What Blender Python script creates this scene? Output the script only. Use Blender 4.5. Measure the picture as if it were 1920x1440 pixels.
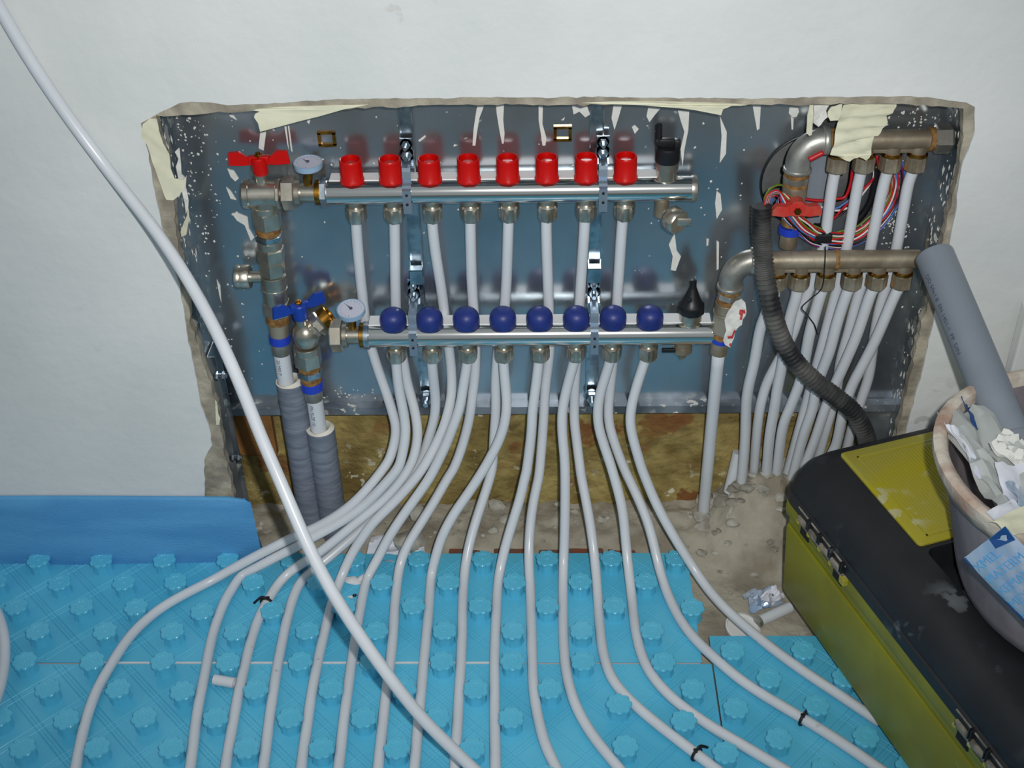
import bpy, bmesh, math, random
from mathutils import Vector, Matrix
from mathutils.geometry import tessellate_polygon
random.seed(7)
for o in list(bpy.data.objects): bpy.data.objects.remove(o)
S = bpy.context.scene
C = S.collection

# ------------------------------------------------------------ camera, world, light
W, H = 1920, 1440
F = 2290.07
CAM = Vector((0.24861, -1.35349, 1.29409))
YAW, PITCH, ROLL = -0.03551, 0.62203, -0.02744
_fw = Vector((math.sin(YAW)*math.cos(PITCH), math.cos(YAW)*math.cos(PITCH), -math.sin(PITCH)))
_r0 = Vector((math.cos(YAW), -math.sin(YAW), 0)); _u0 = _r0.cross(_fw)
_r = math.cos(ROLL)*_r0 + math.sin(ROLL)*_u0
_u = -math.sin(ROLL)*_r0 + math.cos(ROLL)*_u0
cd = bpy.data.cameras.new('camera'); cam = bpy.data.objects.new('camera', cd); C.objects.link(cam)
cd.sensor_width = 36; cd.lens = F/W*36; cd.clip_start = .02
M = Matrix((( _r.x, _u.x, -_fw.x, CAM.x), (_r.y, _u.y, -_fw.y, CAM.y), (_r.z, _u.z, -_fw.z, CAM.z), (0, 0, 0, 1)))
cam.matrix_world = M
S.camera = cam
S.view_settings.view_transform = 'Standard'; S.view_settings.look = 'None'
S.view_settings.gamma = 1; S.view_settings.use_curve_mapping = False
S.view_settings.exposure = 0.0
wd = bpy.data.worlds.new('world'); S.world = wd; wd.use_nodes = True
bg = wd.node_tree.nodes['Background']; bg.inputs[0].default_value = (.56, .62, .66, 1); bg.inputs[1].default_value = .44
fl = bpy.data.lights.new('camera_flash', 'SPOT'); fl.energy = 66; fl.spot_size = math.radians(80); fl.spot_blend = .95
fl.shadow_soft_size = .012; fl.color = (1, .99, .97)
flo = bpy.data.objects.new('camera_flash', fl); C.objects.link(flo)
flo.location = CAM + _r*.055 + _u*.04
_aim = (_fw + _u*.10 - _r*.05).normalized()
flo.rotation_euler = _aim.to_track_quat('-Z', 'Y').to_euler()

def ray(px, py): return _fw + _r*((px-960)/F) - _u*((py-720)/F)
def P(px, py, y=None, z=None, d=None):
    """world point seen at a photo pixel: on the upright plane y, the level plane z, or at lens depth d"""
    r = ray(px, py)
    t = d if d is not None else ((y-CAM.y)/r.y if y is not None else (z-CAM.z)/r.z)
    return CAM + r*t
def depth(p): return (p-CAM).dot(_fw)

# ------------------------------------------------------------ materials
def lin(c):
    f = lambda v: (v/255/12.92) if v/255 <= .04045 else ((v/255+.055)/1.055)**2.4
    return (f(c[0]), f(c[1]), f(c[2]), 1)
MATS = {}
def mat(name, c, rough=.5, metal=0, c2=None, scale=20, lo=.4, hi=.6, bump=0, bscale=60, spots=None, trans=0, alpha=1,
        stretch=(1, 1, 1), spec=.5, coat=0, sss=0, detail=4, rvar=0):
    m = bpy.data.materials.new(name); m.use_nodes = True; nt = m.node_tree; N = nt.nodes; L = nt.links
    b = N['Principled BSDF']; b.inputs['Roughness'].default_value = rough; b.inputs['Metallic'].default_value = metal
    b.inputs['Specular IOR Level'].default_value = spec; b.inputs['Coat Weight'].default_value = coat
    b.inputs['Coat Roughness'].default_value = .08
    b.inputs['Transmission Weight'].default_value = trans; b.inputs['Alpha'].default_value = alpha
    if sss: b.inputs['Subsurface Weight'].default_value = sss; b.inputs['Subsurface Scale'].default_value = .004
    tc = N.new('ShaderNodeTexCoord'); mp = N.new('ShaderNodeMapping'); mp.inputs['Scale'].default_value = stretch
    L.new(tc.outputs['Object'], mp.inputs[0])
    def noise(s, d=detail):
        n = N.new('ShaderNodeTexNoise'); n.inputs['Scale'].default_value = s; n.inputs['Detail'].default_value = d
        L.new(mp.outputs[0], n.inputs['Vector']); return n.outputs[0]
    def ramp(src, a, bb):
        r = N.new('ShaderNodeMapRange'); r.inputs[1].default_value = a; r.inputs[2].default_value = bb; r.clamp = True
        L.new(src, r.inputs[0]); return r.outputs[0]
    def mix(fac, a, bb):
        x = N.new('ShaderNodeMix'); x.data_type = 'RGBA'
        L.new(fac, x.inputs[0])
        for i, v in ((6, a), (7, bb)):
            if isinstance(v, tuple): x.inputs[i].default_value = v
            else: L.new(v, x.inputs[i])
        return x.outputs[2]
    col = lin(c)
    if c2: col = mix(ramp(noise(scale), lo, hi), lin(c), lin(c2))
    if spots:
        for (sc, sscale, s0, big, b0) in spots:     # colour, fine scale, threshold, patch scale, patch threshold
            f = ramp(noise(sscale), s0, s0+.035); g = ramp(noise(big, 2), b0, b0+.10)
            mu = N.new('ShaderNodeMath'); mu.operation = 'MULTIPLY'; L.new(f, mu.inputs[0]); L.new(g, mu.inputs[1])
            col = mix(mu.outputs[0], col, lin(sc))
            if metal:
                iv = N.new('ShaderNodeMath'); iv.operation = 'SUBTRACT'; iv.inputs[0].default_value = 1; L.new(mu.outputs[0], iv.inputs[1])
                m2 = N.new('ShaderNodeMath'); m2.operation = 'MULTIPLY'; m2.inputs[1].default_value = metal; L.new(iv.outputs[0], m2.inputs[0])
                L.new(m2.outputs[0], b.inputs['Metallic'])
    if isinstance(col, tuple): b.inputs['Base Color'].default_value = col
    else: L.new(col, b.inputs['Base Color'])
    if rvar:
        r = N.new('ShaderNodeMapRange'); r.inputs[1].default_value = .3; r.inputs[2].default_value = .7
        r.inputs[3].default_value = max(.02, rough-rvar); r.inputs[4].default_value = rough+rvar
        L.new(noise(9), r.inputs[0]); L.new(r.outputs[0], b.inputs['Roughness'])
    if bump:
        bp = N.new('ShaderNodeBump'); bp.inputs['Strength'].default_value = 1; bp.inputs['Distance'].default_value = bump
        L.new(noise(bscale), bp.inputs['Height']); L.new(bp.outputs[0], b.inputs['Normal'])
    MATS[name] = m; return m
PLAS = (222, 220, 212)
wall_m = mat('white_paint', (222, 224, 222), .7, c2=(204, 208, 207), scale=3, lo=.35, hi=.7, bump=.0012, bscale=45,
             spots=[((176, 174, 168), 30, .60, 2.2, .55)])
plaster_m = mat('bare_plaster', (176, 168, 150), .95, c2=(138, 130, 116), scale=25, bump=.004, bscale=70)
core_m = mat('wall_core', (112, 114, 114), .95, c2=(90, 92, 92), scale=12, bump=.004)
galv_m = mat('galvanised_sheet', (200, 207, 213), .21, .9, c2=(168, 176, 184), scale=7, lo=.3, hi=.7, bump=.0003, bscale=9, rvar=.06,
             spots=[(PLAS, 90, .66, 5, .56)])
galvd_m = mat('dirty_galvanised', (170, 176, 180), .34, .75, c2=(120, 128, 134), scale=9, bump=.0008, bscale=30,
              spots=[(PLAS, 55, .56, 9, .44), ((150, 132, 106), 30, .62, 7, .5)])
zinc_m = mat('zinc_steel', (208, 218, 226), .27, 1, c2=(160, 172, 182), scale=60, bump=.0003, bscale=50)
chrome_m = mat('polished_tube', (232, 232, 228), .13, 1, bump=.0001, bscale=20)
nickel_m = mat('nickel', (208, 203, 190), .3, .9, c2=(182, 176, 162), scale=40)
oldn_m = mat('old_nickel', (176, 166, 148), .45, .6, c2=(148, 136, 116), scale=30, bump=.0006, bscale=60,
             spots=[((140, 100, 60), 40, .64, 14, .58)])
iron_m = mat('cast_elbow', (186, 186, 180), .42, .7, c2=(140, 138, 130), scale=20, bump=.0006, bscale=50)
brass_m = mat('brass', (190, 140, 60), .28, 1, c2=(150, 104, 44), scale=60)
hemp_m = mat('hemp_seal', (150, 112, 60), .7, c2=(112, 78, 38), scale=120, bump=.0012, bscale=200)
red_m = mat('red_plastic', (198, 10, 6), .34, spec=.35)
redp_m = mat('dusty_red_plastic', (196, 44, 34), .5, c2=(190, 84, 70), scale=40)
blue_m = mat('blue_cap_plastic', (34, 52, 128), .45, c2=(28, 44, 112), scale=50)
bluel_m = mat('blue_lever_plastic', (20, 62, 160), .42)
ring_m = mat('blue_ring_plastic', (38, 66, 190), .3)
black_m = mat('black_plastic', (22, 23, 26), .42)
conduit_m = mat('dusty_black_conduit', (30, 32, 34), .5, c2=(100, 100, 96), scale=14, lo=.46, hi=.66)
pipe_m = mat('white_pipe', (214, 219, 224), .28, c2=(206, 211, 217), scale=8, sss=0, spots=[((150, 150, 152), 60, .66, 9, .6)])
white_m = mat('white_plastic', (225, 226, 224), .4)
strip_m = mat('white_label_strip', (236, 238, 238), .45)
sleeve_m = mat('grey_foam_sleeve', (126, 134, 148), .7, c2=(108, 116, 130), scale=30, bump=.0012, bscale=35, stretch=(1, 1, 6))
foamw_m = mat('cream_foam', (226, 222, 208), .85, bump=.001, bscale=90)
mat_m = mat('blue_mat_plastic', (98, 196, 228), .27, c2=(84, 184, 218), scale=6, bump=.0005, bscale=40,
            spots=[((214, 212, 200), 70, .70, 5, .6)])
foam_m = mat('blue_edge_foam', (92, 166, 216), .6, c2=(78, 150, 204), scale=5, bump=.0008, bscale=160, stretch=(1, 1, 4))
eps_m = mat('white_eps', (224, 222, 222), .85, bump=.001, bscale=120)
conc_m = mat('raw_concrete', (176, 170, 154), .95, c2=(142, 134, 118), scale=14, bump=.006, bscale=40,
             spots=[((196, 194, 186), 35, .60, 6, .5)])
rubble_m = mat('pale_mortar', (190, 187, 176), .95, c2=(140, 136, 124), scale=25, bump=.004, bscale=60)
brick_m = mat('red_brick', (136, 74, 54), .95, c2=(104, 84, 70), scale=30, bump=.003)
wool_m = mat('mineral_wool', (176, 158, 98), .98, c2=(122, 104, 56), scale=18, bump=.006, bscale=70, lo=.35, hi=.65,
             spots=[((214, 208, 186), 60, .60, 8, .50), ((128, 84, 44), 14, .55, 5, .46)])
wood_m = mat('orange_osb', (158, 108, 54), .9, c2=(120, 84, 44), scale=12, bump=.002)
tape_m = mat('masking_tape', (222, 220, 194), .8, c2=(206, 203, 178), scale=12, bump=.002, bscale=30)
plb_m = mat('plaster_blob', (222, 222, 216), .9, bump=.004, bscale=40)
yel_m = mat('dimmed_yellow_plastic', (142, 140, 24), .42, c2=(132, 128, 24), scale=12, spots=[((170, 168, 110), 40, .62, 7, .56)], bump=.0003, bscale=80)  # toolbox body: darker than the lid panel, light falloff put into the colour
yelp_m = mat('yellow_lid_panel', (172, 162, 28), .5, c2=(166, 158, 60), scale=9, spots=[((186, 182, 136), 50, .53, 12, .50)])
tbl_m = mat('black_lid_plastic', (34, 36, 40), .5, c2=(27, 29, 33), scale=10, bump=.0005, bscale=90,
            spots=[((96, 102, 106), 26, .54, 7, .56)])
hinge_m = mat('dusty_hinge', (156, 146, 130), .6, c2=(104, 96, 86), scale=60)
bucket_m = mat('grey_rubber', (150, 142, 146), .8, c2=(112, 104, 110), scale=14, bump=.001, bscale=50, stretch=(1, 1, .4), lo=.35, hi=.65)
rim_m = mat('plastered_rim', (204, 196, 182), .9, c2=(168, 140, 124), scale=22, bump=.003, bscale=60)
pvc_m = mat('grey_pvc', (134, 142, 152), .38, c2=(124, 132, 142), scale=9)
bag_m = mat('clear_blister', (222, 227, 224), .2, trans=.25, alpha=.66, c2=(200, 206, 202), scale=9)
paper_m = mat('white_wrapper', (226, 228, 236), .55, c2=(196, 202, 216), scale=9)
foil_m = mat('blue_white_foil', (196, 210, 228), .2, .35, c2=(160, 190, 222), scale=10, bump=.0015, bscale=24, coat=.5)
foilb_m = mat('blue_foil', (42, 88, 152), .2, .4, c2=(30, 60, 112), scale=14, bump=.0015, bscale=24)
cyan_m = mat('light_blue_print', (96, 170, 224), .4)
ink_m = mat('grey_ink', (70, 74, 96), .6)
dial_m = mat('dial_face', (206, 208, 224), .25, coat=.6)
dialr_m = mat('dial_rim', (150, 178, 204), .25)
rdp_m = mat('red_print', (190, 60, 66), .6)
dark_m = mat('dark_gap', (16, 16, 18), .8)
wire_cols = {'red': (190, 24, 34), 'white': (224, 218, 214), 'blue': (70, 120, 190), 'green': (110, 130, 40), 'black': (20, 20, 24), 'purple': (120, 30, 100)}
wire_ms = {k: mat('wire_'+k, v, .4) for k, v in wire_cols.items()}

# ------------------------------------------------------------ object helpers
ORI = {}
def tag(o, label=None, cat=None, group=None, kind=None):
    if label: o['label'] = label
    if cat: o['category'] = cat
    if group: o['group'] = group
    if kind: o['kind'] = kind
    return o
def root(name, loc, label, cat, group=None):
    o = bpy.data.objects.new(name, None); o.empty_display_size = .01; C.objects.link(o); o.location = loc; ORI[o.name] = Vector(loc)
    return tag(o, label, cat, group)
def mesh(name, vf, m, smooth=None):
    v, f = vf[0], vf[1]
    me = bpy.data.meshes.new(name); me.from_pydata([tuple(p) for p in v], [], f)
    bm = bmesh.new(); bm.from_mesh(me); bmesh.ops.recalc_face_normals(bm, faces=bm.faces); bm.to_mesh(me); bm.free()
    me.materials.append(m)
    if smooth is not None:
        for p in me.polygons: p.use_smooth = True
        if smooth < 179: me.set_sharp_from_angle(angle=math.radians(smooth))
    return me
def obj(name, vf, m, parent=None, smooth=None):
    """verts in world coordinates -> one mesh object (a part of parent, or top level with its origin at its base)"""
    v = [Vector(p) for p in vf[0]]
    if parent: org = ORI[parent.name]
    else:
        org = Vector(((min(p.x for p in v)+max(p.x for p in v))/2, (min(p.y for p in v)+max(p.y for p in v))/2, min(p.z for p in v)))
    me = mesh(name, ([p-org for p in v], vf[1]), m, smooth)
    o = bpy.data.objects.new(name, me); C.objects.link(o)
    if parent: o.parent = parent
    else: o.location = org
    ORI[o.name] = org
    return o
def place(name, me, parent, loc, rot=None):
    o = bpy.data.objects.new(name, me); C.objects.link(o); o.parent = parent
    o.location = Vector(loc) - ORI[parent.name]
    if rot is not None: o.rotation_euler = rot
    ORI[o.name] = ORI[parent.name]
    return o
def join(*vfs):
    V, Fs = [], []
    for v, f in vfs:
        n = len(V); V += [Vector(p) for p in v]; Fs += [[i+n for i in q] for q in f]
    return V, Fs
def box(c, s, rot=None, bev=0):
    bm = bmesh.new(); bmesh.ops.create_cube(bm, size=1)
    for v in bm.verts: v.co = Vector((v.co.x*s[0], v.co.y*s[1], v.co.z*s[2]))
    if bev: bmesh.ops.bevel(bm, geom=list(bm.edges), offset=bev, segments=2, affect='EDGES', profile=.5)
    if rot is not None: bmesh.ops.transform(bm, matrix=rot.to_4x4() if len(rot) == 3 else rot, verts=bm.verts)
    out = ([v.co + Vector(c) for v in bm.verts], [[v.index for v in f.verts] for f in bm.faces]) if bm.verts.index_update() is None else None
    bm.free(); return out
def bx(x0, x1, y0, y1, z0, z1, bev=0): return box(((x0+x1)/2, (y0+y1)/2, (z0+z1)/2), (abs(x1-x0), abs(y1-y0), abs(z1-z0)), bev=bev)
def frame_of(d):
    d = Vector(d).normalized(); a = Vector((0, 0, 1)) if abs(d.z) < .9 else Vector((1, 0, 0))
    s = d.cross(a).normalized(); t = s.cross(d).normalized(); return d, s, t
def lathe(o, d, prof, seg=24, ph=0, rfun=None):
    """profile [(t, r)] turned about the axis through o along d"""
    d, s, t = frame_of(d); o = Vector(o); V, Fs = [], []
    for (h, r) in prof:
        for k in range(seg):
            a = 2*math.pi*k/seg + ph; rr = r*(rfun(a, h) if rfun else 1)
            V.append(o + d*h + (s*math.cos(a) + t*math.sin(a))*rr)
    n = len(prof)
    for i in range(n-1):
        for k in range(seg):
            a, b = i*seg+k, i*seg+(k+1) % seg; Fs.append([a, b, b+seg, a+seg])
    if prof[0][1] > 1e-6: Fs.append(list(range(seg))[::-1])
    if prof[-1][1] > 1e-6: Fs.append([(n-1)*seg+k for k in range(seg)])
    return V, Fs
def cyl(p0, p1, r, seg=20, ch=.0006):
    p0, p1 = Vector(p0), Vector(p1); L = (p1-p0).length; c = min(ch, L*.2, r*.3)
    return lathe(p0, p1-p0, [(0, r-c), (c, r), (L-c, r), (L, r-c)], seg)
def hexn(p0, p1, r, ch=.0018):
    p0, p1 = Vector(p0), Vector(p1); L = (p1-p0).length; c = min(ch, L*.3)
    return lathe(p0, p1-p0, [(0, r*.86), (c, r), (L-c, r), (L, r*.86)], 6, ph=math.radians(0))
def spline(pts, n=8):
    p = [Vector(q) for q in pts]; p = [2*p[0]-p[1]] + p + [2*p[-1]-p[-2]]; out = []
    for i in range(1, len(p)-2):
        for k in range(n):
            t = k/n; a, b, c, d = p[i-1], p[i], p[i+1], p[i+2]
            out.append(.5*((2*b) + (c-a)*t + (2*a-5*b+4*c-d)*t*t + (3*b-a-3*c+d)*t**3))
    out.append(p[-2]); return out
def sweep(pts, r, seg=14, n=8, rf=None, smoothit=0):
    q = spline(pts, n) if n else [Vector(p) for p in pts]
    for _ in range(smoothit):
        q = [q[0]] + [(q[i-1]+q[i]*2+q[i+1])/4 for i in range(1, len(q)-1)] + [q[-1]]
    V, Fs = [], []; s = None
    for i, p in enumerate(q):
        d = (q[min(i+1, len(q)-1)]-q[max(i-1, 0)]).normalized()
        if s is None: _, s, t = frame_of(d)
        s = (s - d*s.dot(d)).normalized(); t = d.cross(s)
        rr = r*(rf(i) if rf else 1)
        for k in range(seg):
            a = 2*math.pi*k/seg; V.append(p + (s*math.cos(a)+t*math.sin(a))*rr)
    for i in range(len(q)-1):
        for k in range(seg):
            a, b = i*seg+k, i*seg+(k+1) % seg; Fs.append([a, b, b+seg, a+seg])
    Fs.append(list(range(seg))[::-1]); Fs.append([(len(q)-1)*seg+k for k in range(seg)])
    return V, Fs
def slab(outer, holes, y0, y1, f=None):
    """flat sheet in x,z with holes, thick from y0 to y1"""
    loops = [[Vector((p[0], p[1], 0)) for p in L] for L in [outer]+holes]
    flat = [p for L in loops for p in L]; tri = tessellate_polygon(loops); n = len(flat)
    V = [Vector((p.x, y0, p.y)) for p in flat] + [Vector((p.x, y1, p.y)) for p in flat]
    Fs = [list(t) for t in tri] + [[i+n for i in t][::-1] for t in tri]; k = 0
    for L in loops:
        m = len(L)
        for i in range(m):
            a, b = k+i, k+(i+1) % m; Fs.append([a, b, b+n, a+n])
        k += m
    return V, Fs
def patch(px, y, th=.0015, wob=.002, sub=2, seed=1, yf=None):
    """torn or dripped flake traced on the plane y: a thin wavy solid"""
    rnd = random.Random(seed); pts = [P(a, b, y=y) for a, b in px]
    loop = [Vector((p.x, p.z, 0)) for p in pts]
    bm = bmesh.new(); vs = [bm.verts.new((p.x, 0, p.y)) for p in loop]
    for t in tessellate_polygon([loop]):
        try: bm.faces.new([vs[i] for i in t])
        except ValueError: pass
    for _ in range(sub): bmesh.ops.subdivide_edges(bm, edges=[e for e in bm.edges if e.calc_length() > .006], cuts=1, use_grid_fill=True)
    bmesh.ops.triangulate(bm, faces=bm.faces)
    bm.verts.index_update()
    a1, a2 = rnd.uniform(0, 6), rnd.uniform(0, 6)
    base = []
    for v in bm.verts:
        q = v.co; yy = y + (yf(q.x, q.z) if yf else 0) + wob*(math.sin(q.x*190+a1)*math.cos(q.z*150+a2)+.5*math.sin(q.x*410+q.z*330))
        base.append(Vector((q.x, yy, q.z)))
    fs = [[v.index for v in f.verts] for f in bm.faces]; edge = [(e.verts[0].index, e.verts[1].index) for e in bm.edges if len(e.link_faces) == 1]
    n = len(base); V = base + [p + Vector((0, th, 0)) for p in base]
    Fs = fs + [[i+n for i in f][::-1] for f in fs] + [[a, b, b+n, a+n] for a, b in edge]
    bm.free(); return V, Fs
def hsh(x, y, s=0):
    v = math.sin(x*127.1 + y*311.7 + s*74.7)*43758.5453; return v-math.floor(v)
def vnoise(x, y, s=0):
    xi, yi = math.floor(x), math.floor(y); fx, fy = x-xi, y-yi; fx, fy = fx*fx*(3-2*fx), fy*fy*(3-2*fy)
    a, b, c, d = hsh(xi, yi, s), hsh(xi+1, yi, s), hsh(xi, yi+1, s), hsh(xi+1, yi+1, s)
    return a+(b-a)*fx+(c-a)*fy+(a-b-c+d)*fx*fy
def rock(c, s, seed=0, sub=2, sq=.25):
    bm = bmesh.new(); bmesh.ops.create_icosphere(bm, subdivisions=sub, radius=1); rnd = random.Random(seed); o = rnd.uniform(0, 50)
    ax = [Vector((rnd.uniform(-1, 1), rnd.uniform(-1, 1), rnd.uniform(-1, 1))).normalized() for _ in range(9)]
    for v in bm.verts:
        r = 1.0
        for a in ax:
            d = v.co.normalized().dot(a)
            if d > .25: r = min(r, .72/d if d > .72 else r)
        r *= 1 + sq*(vnoise(v.co.x*2.5+o, v.co.y*2.5+v.co.z*3+o)-.5)
        v.co = Vector((v.co.x*s[0]*r, v.co.y*s[1]*r, v.co.z*s[2]*r))
    bm.verts.index_update(); out = ([v.co+Vector(c) for v in bm.verts], [[v.index for v in f.verts] for f in bm.faces]); bm.free(); return out
def text_on(body, size, origin, ax, up, m, name, parent, cylr=None, fr=None, lift=.0003):
    """flat lettering laid on a surface: ax = writing direction, up = letter up; wraps a cylinder of radius cylr when given"""
    cu = bpy.data.curves.new(name, 'FONT'); cu.body = body; cu.size = size; cu.align_x = 'LEFT'; cu.align_y = 'CENTER'; cu.resolution_u = 2
    t = bpy.data.objects.new('lettering_source', cu); C.objects.link(t)
    dg = bpy.context.evaluated_depsgraph_get(); me = bpy.data.meshes.new_from_object(t.evaluated_get(dg))
    bpy.data.objects.remove(t)
    ax, up = Vector(ax).normalized(), Vector(up).normalized(); nrm = ax.cross(up).normalized(); V = []
    for v in me.vertices:
        if cylr:
            a = v.co.y/cylr
            V.append(Vector(origin)+ax*v.co.x+up*(cylr+lift)*math.sin(a)+nrm*((cylr+lift)*math.cos(a)-cylr))
        else: V.append(Vector(origin)+ax*v.co.x+up*v.co.y+nrm*lift)
    return obj(name, (V, [list(p.vertices) for p in me.polygons]), m, parent)

# ------------------------------------------------------------ setting: wall, niche, floor
out_px = [(265,232),(280,222),(301,211),(318,203),(336,193),(360,190),(392,192),(427,198),(473,195),(530,192),(590,189),(677,185),(780,185),(919,182),(1040,183),(1137,182),
 (1260,184),(1393,185),(1450,184),(1533,182),(1620,181),(1708,180),(1765,186),(1810,192),(1828,200),(1828,247),(1815,282),(1802,317),(1797,355),(1793,393),(1781,452),(1768,520),(1753,592),
 (1742,640),(1732,686),(1712,759),(1706,780),(1700,802),(1680,880),(1660,950)]
outl_px = [(384,1075),(384,925),(383,890),(384,858),(397,835),(394,808),(386,785),(377,762),(370,725),(365,692),(358,662),(352,633),(347,600),(341,560),(333,525),(322,490),(310,452),(300,410),(292,370),(284,330),(278,288),(268,260)]
def rough_loop(px, y, amp, n, s):
    q = [P(a, b, y=y) for a, b in px]; o = []
    for i in range(len(q)-1):
        a, b = q[i], q[i+1]
        k = max(1, int((b-a).length/.008)) if n else 1
        for j in range(k):
            t = j/k; p = a.lerp(b, t)
            o.append((p.x+amp*(vnoise(p.x*180, p.z*180, s)-.5)*2, p.z+amp*(vnoise(p.z*180, p.x*180, s+3)-.5)*2))
    return o
bot = -.03
hole = rough_loop(out_px, 0, .0012, 1, 1)
hl = rough_loop(outl_px, 0, .0012, 1, 2)
holeW = [p for p in hole if p[1] > .02] + [(.735, bot+.001), (-.235, bot+.001)] + [p for p in hl if p[1] > .02]
wall = obj('wall_back', slab([(-2.4, bot), (2.0, bot), (2.0, 2.3), (-2.4, 2.3)], [holeW], 0, .004), wall_m); tag(wall, kind='structure')
in_px = [(295,215),(340,212),(400,210),(465,208),(520,203),(600,201),(700,200),(800,196),(919,194),(1040,195),(1137,195),(1260,193),(1350,195),(1430,194),(1500,195),(1600,192),(1690,192),(1760,197),(1803,202),
 (1807,224),(1800,280),(1796,323),(1784,364),(1776,400),(1770,437),(1752,510),(1735,580),(1727,598),(1715,662),(1703,710),(1692,759),(1680,811),(1665,880),(1655,950)]
inl_px = [(455,1060),(440,933),(434,905),(427,879),(421,840),(415,808),(411,780),(407,754),(399,728),(390,704),(378,668),(369,633),(358,604),(354,568),(346,520),(339,481),(335,450),(330,422),(327,400),(325,376),(320,340),(313,300),(305,270),(298,247)]
ring_i = [p for p in rough_loop(in_px, .008, .002, 1, 5) if p[1] > .0]; ring_l = [p for p in rough_loop(inl_px, .008, .0022, 1, 6) if p[1] > 0]
holeR = ring_i + [(.73, bot+.001), (-.205, bot+.001)] + ring_l
plb = obj('broken_plaster_edge', slab([(-.33, bot), (.86, bot), (.86, .80), (-.33, .80)], [holeR], .0045, .018), plaster_m, wall)
core = obj('masonry_core', bx(-2.4, 2.0, .165, .25, bot, 2.3), core_m, wall)
bm_sides = join(bx(-2.4, -.2415, .019, .165, bot, 2.3), bx(.768, 2.0, .019, .165, bot, 2.3), bx(-.2415, .768, .019, .165, .7395, 2.3))
obj('masonry_reveal', bm_sides, core_m, wall)

# concrete ground: one displaced sheet (z below the mats, rising to mortar heaps in the niche)
def ground(x, y):
    z = -.030 + .003*(vnoise(x*30, y*30)-.5)
    if y > -.02:
        t = min(1, (y+.02)/.09); z += .030*t*t*(3-2*t) + .012*t*(vnoise(x*45, y*45, 2)-.4)
    ss = lambda v, a, b: (lambda q: q*q*(3-2*q))(min(1, max(0, (v-a)/(b-a))))
    m = ss(x, .475, .585)*ss(y, -.03, .09)*(1-ss(x, .74, .84))
    z += m*(.070+.022*vnoise(x*60, y*60, 4)+.012*vnoise(x*130, y*130, 5))
    m2 = math.exp(-(((x-.50)/.07)**2 + ((y-.05)/.05)**2)); z += m2*.012*vnoise(x*80, y*80, 6)
    return z
def gridsheet(x0, x1, y0, y1, step, fn):
    nx, ny = int((x1-x0)/step)+1, int((y1-y0)/step)+1; V, Fs = [], []
    for j in range(ny+1):
        for i in range(nx+1):
            x, y = x0+(x1-x0)*i/nx, y0+(y1-y0)*j/ny; V.append(Vector((x, y, fn(x, y))))
    for j in range(ny):
        for i in range(nx):
            a = j*(nx+1)+i; Fs.append([a, a+1, a+nx+2, a+nx+1])
    return V, Fs
flo_ = obj('floor', join(gridsheet(-.26, 1.0, -.30, .165, .006, ground),
      ([(-2.4, -3.2, -.031), (2.0, -3.2, -.031), (2.0, .165, -.05), (-2.4, .165, -.05)], [[0, 1, 2, 3]]) if 0 else bx(-2.4, 2.0, -3.2, .165, -.08, -.040)), conc_m, smooth=60)
tag(flo_, kind='structure')
for i, (a, b, c, d) in enumerate([(880, 920, 1033, 1056), (925, 985, 1030, 1054), (1010, 1050, 1028, 1046), (1060, 1130, 1020, 1046), (1140, 1190, 1018, 1042), (840, 872, 1036, 1056)]):
    p, q = P(a, d, z=-.012), P(b, c, z=-.012)
    obj('brick', bx(min(p.x, q.x), max(p.x, q.x), .004, .030, -.029, -.012+.002*(i % 2), .002), brick_m, flo_)

# right part of the room: a white board standing near the corner
bd = P(1912, 610, y=-.02)
tag(obj('white_board', bx(bd.x, bd.x+.16, -.030, -.008, .20, bd.z+.030, .003), white_m), 'white board against the wall at the right picture edge, beyond the grey pipe', 'board')

# ------------------------------------------------------------ niche lining: steel cabinet
cab = root('steel_manifold_cabinet', (.26, .10, .21), 'open galvanised steel wall cabinet recessed in the niche, splashed with plaster', 'cabinet')
XL, XR, YB, ZB, ZT = -.229, .756, .100, .222, .728
hc = P(1522, 338, y=YB); hr = .066
hole_c = [(hc.x+hr*math.cos(a*math.pi/20), hc.z+hr*math.sin(a*math.pi/20)) for a in range(40)]
bp = obj('back_plate', slab([(XL, ZB), (XR, ZB), (XR, ZT), (XL, ZT)], [hole_c], YB, YB+.0015), galv_m, cab)
for (a, b) in ((613, 260), (1055, 250)):
    c = P(a, b, y=YB-.0005); w, h = .0095, .0085
    obj('tan_bracket_frame', join(bx(c.x-w-.002, c.x+w+.002, YB-.003, YB, c.z+h-.002, c.z+h+.002), bx(c.x-w-.002, c.x+w+.002, YB-.003, YB, c.z-h-.002, c.z-h+.002),
        bx(c.x-w-.002, c.x-w+.002, YB-.003, YB, c.z-h, c.z+h), bx(c.x+w-.002, c.x+w+.002, YB-.003, YB, c.z-h, c.z+h)), brass_m, cab)
gro = obj('black_hole_grommet', sweep([(hc.x+hr*math.cos(a*math.pi/12), YB-.002, hc.z+hr*math.sin(a*math.pi/12)) for a in range(25)], .0016, 8, 3), black_m, cab)
def legside(x0, x1, z0): return bx(x0, x1, .020, YB+.001, z0, ZT)
obj('side_panel', join(bx(XL-.0012, XL, .020, YB+.001, .215, ZT), bx(XL, XL+.010, .019, .0205, .215, ZT)), galvd_m, cab)
obj('side_panel', join(bx(XR, XR+.0012, .020, YB+.001, .030, ZT), bx(XR-.010, XR, .019, .0205, .030, ZT), bx(XR-.045, XR, YB-.0015, YB, .03, .222)), galvd_m, cab)
obj('top_panel', bx(XL, XR, .020, YB, ZT-.0012, ZT), galvd_m, cab)
lip_m = mat('dull_galvanised', (150, 158, 166), .5, .55, c2=(96, 104, 112), scale=14, spots=[(PLAS, 60, .58, 8, .5)])
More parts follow.
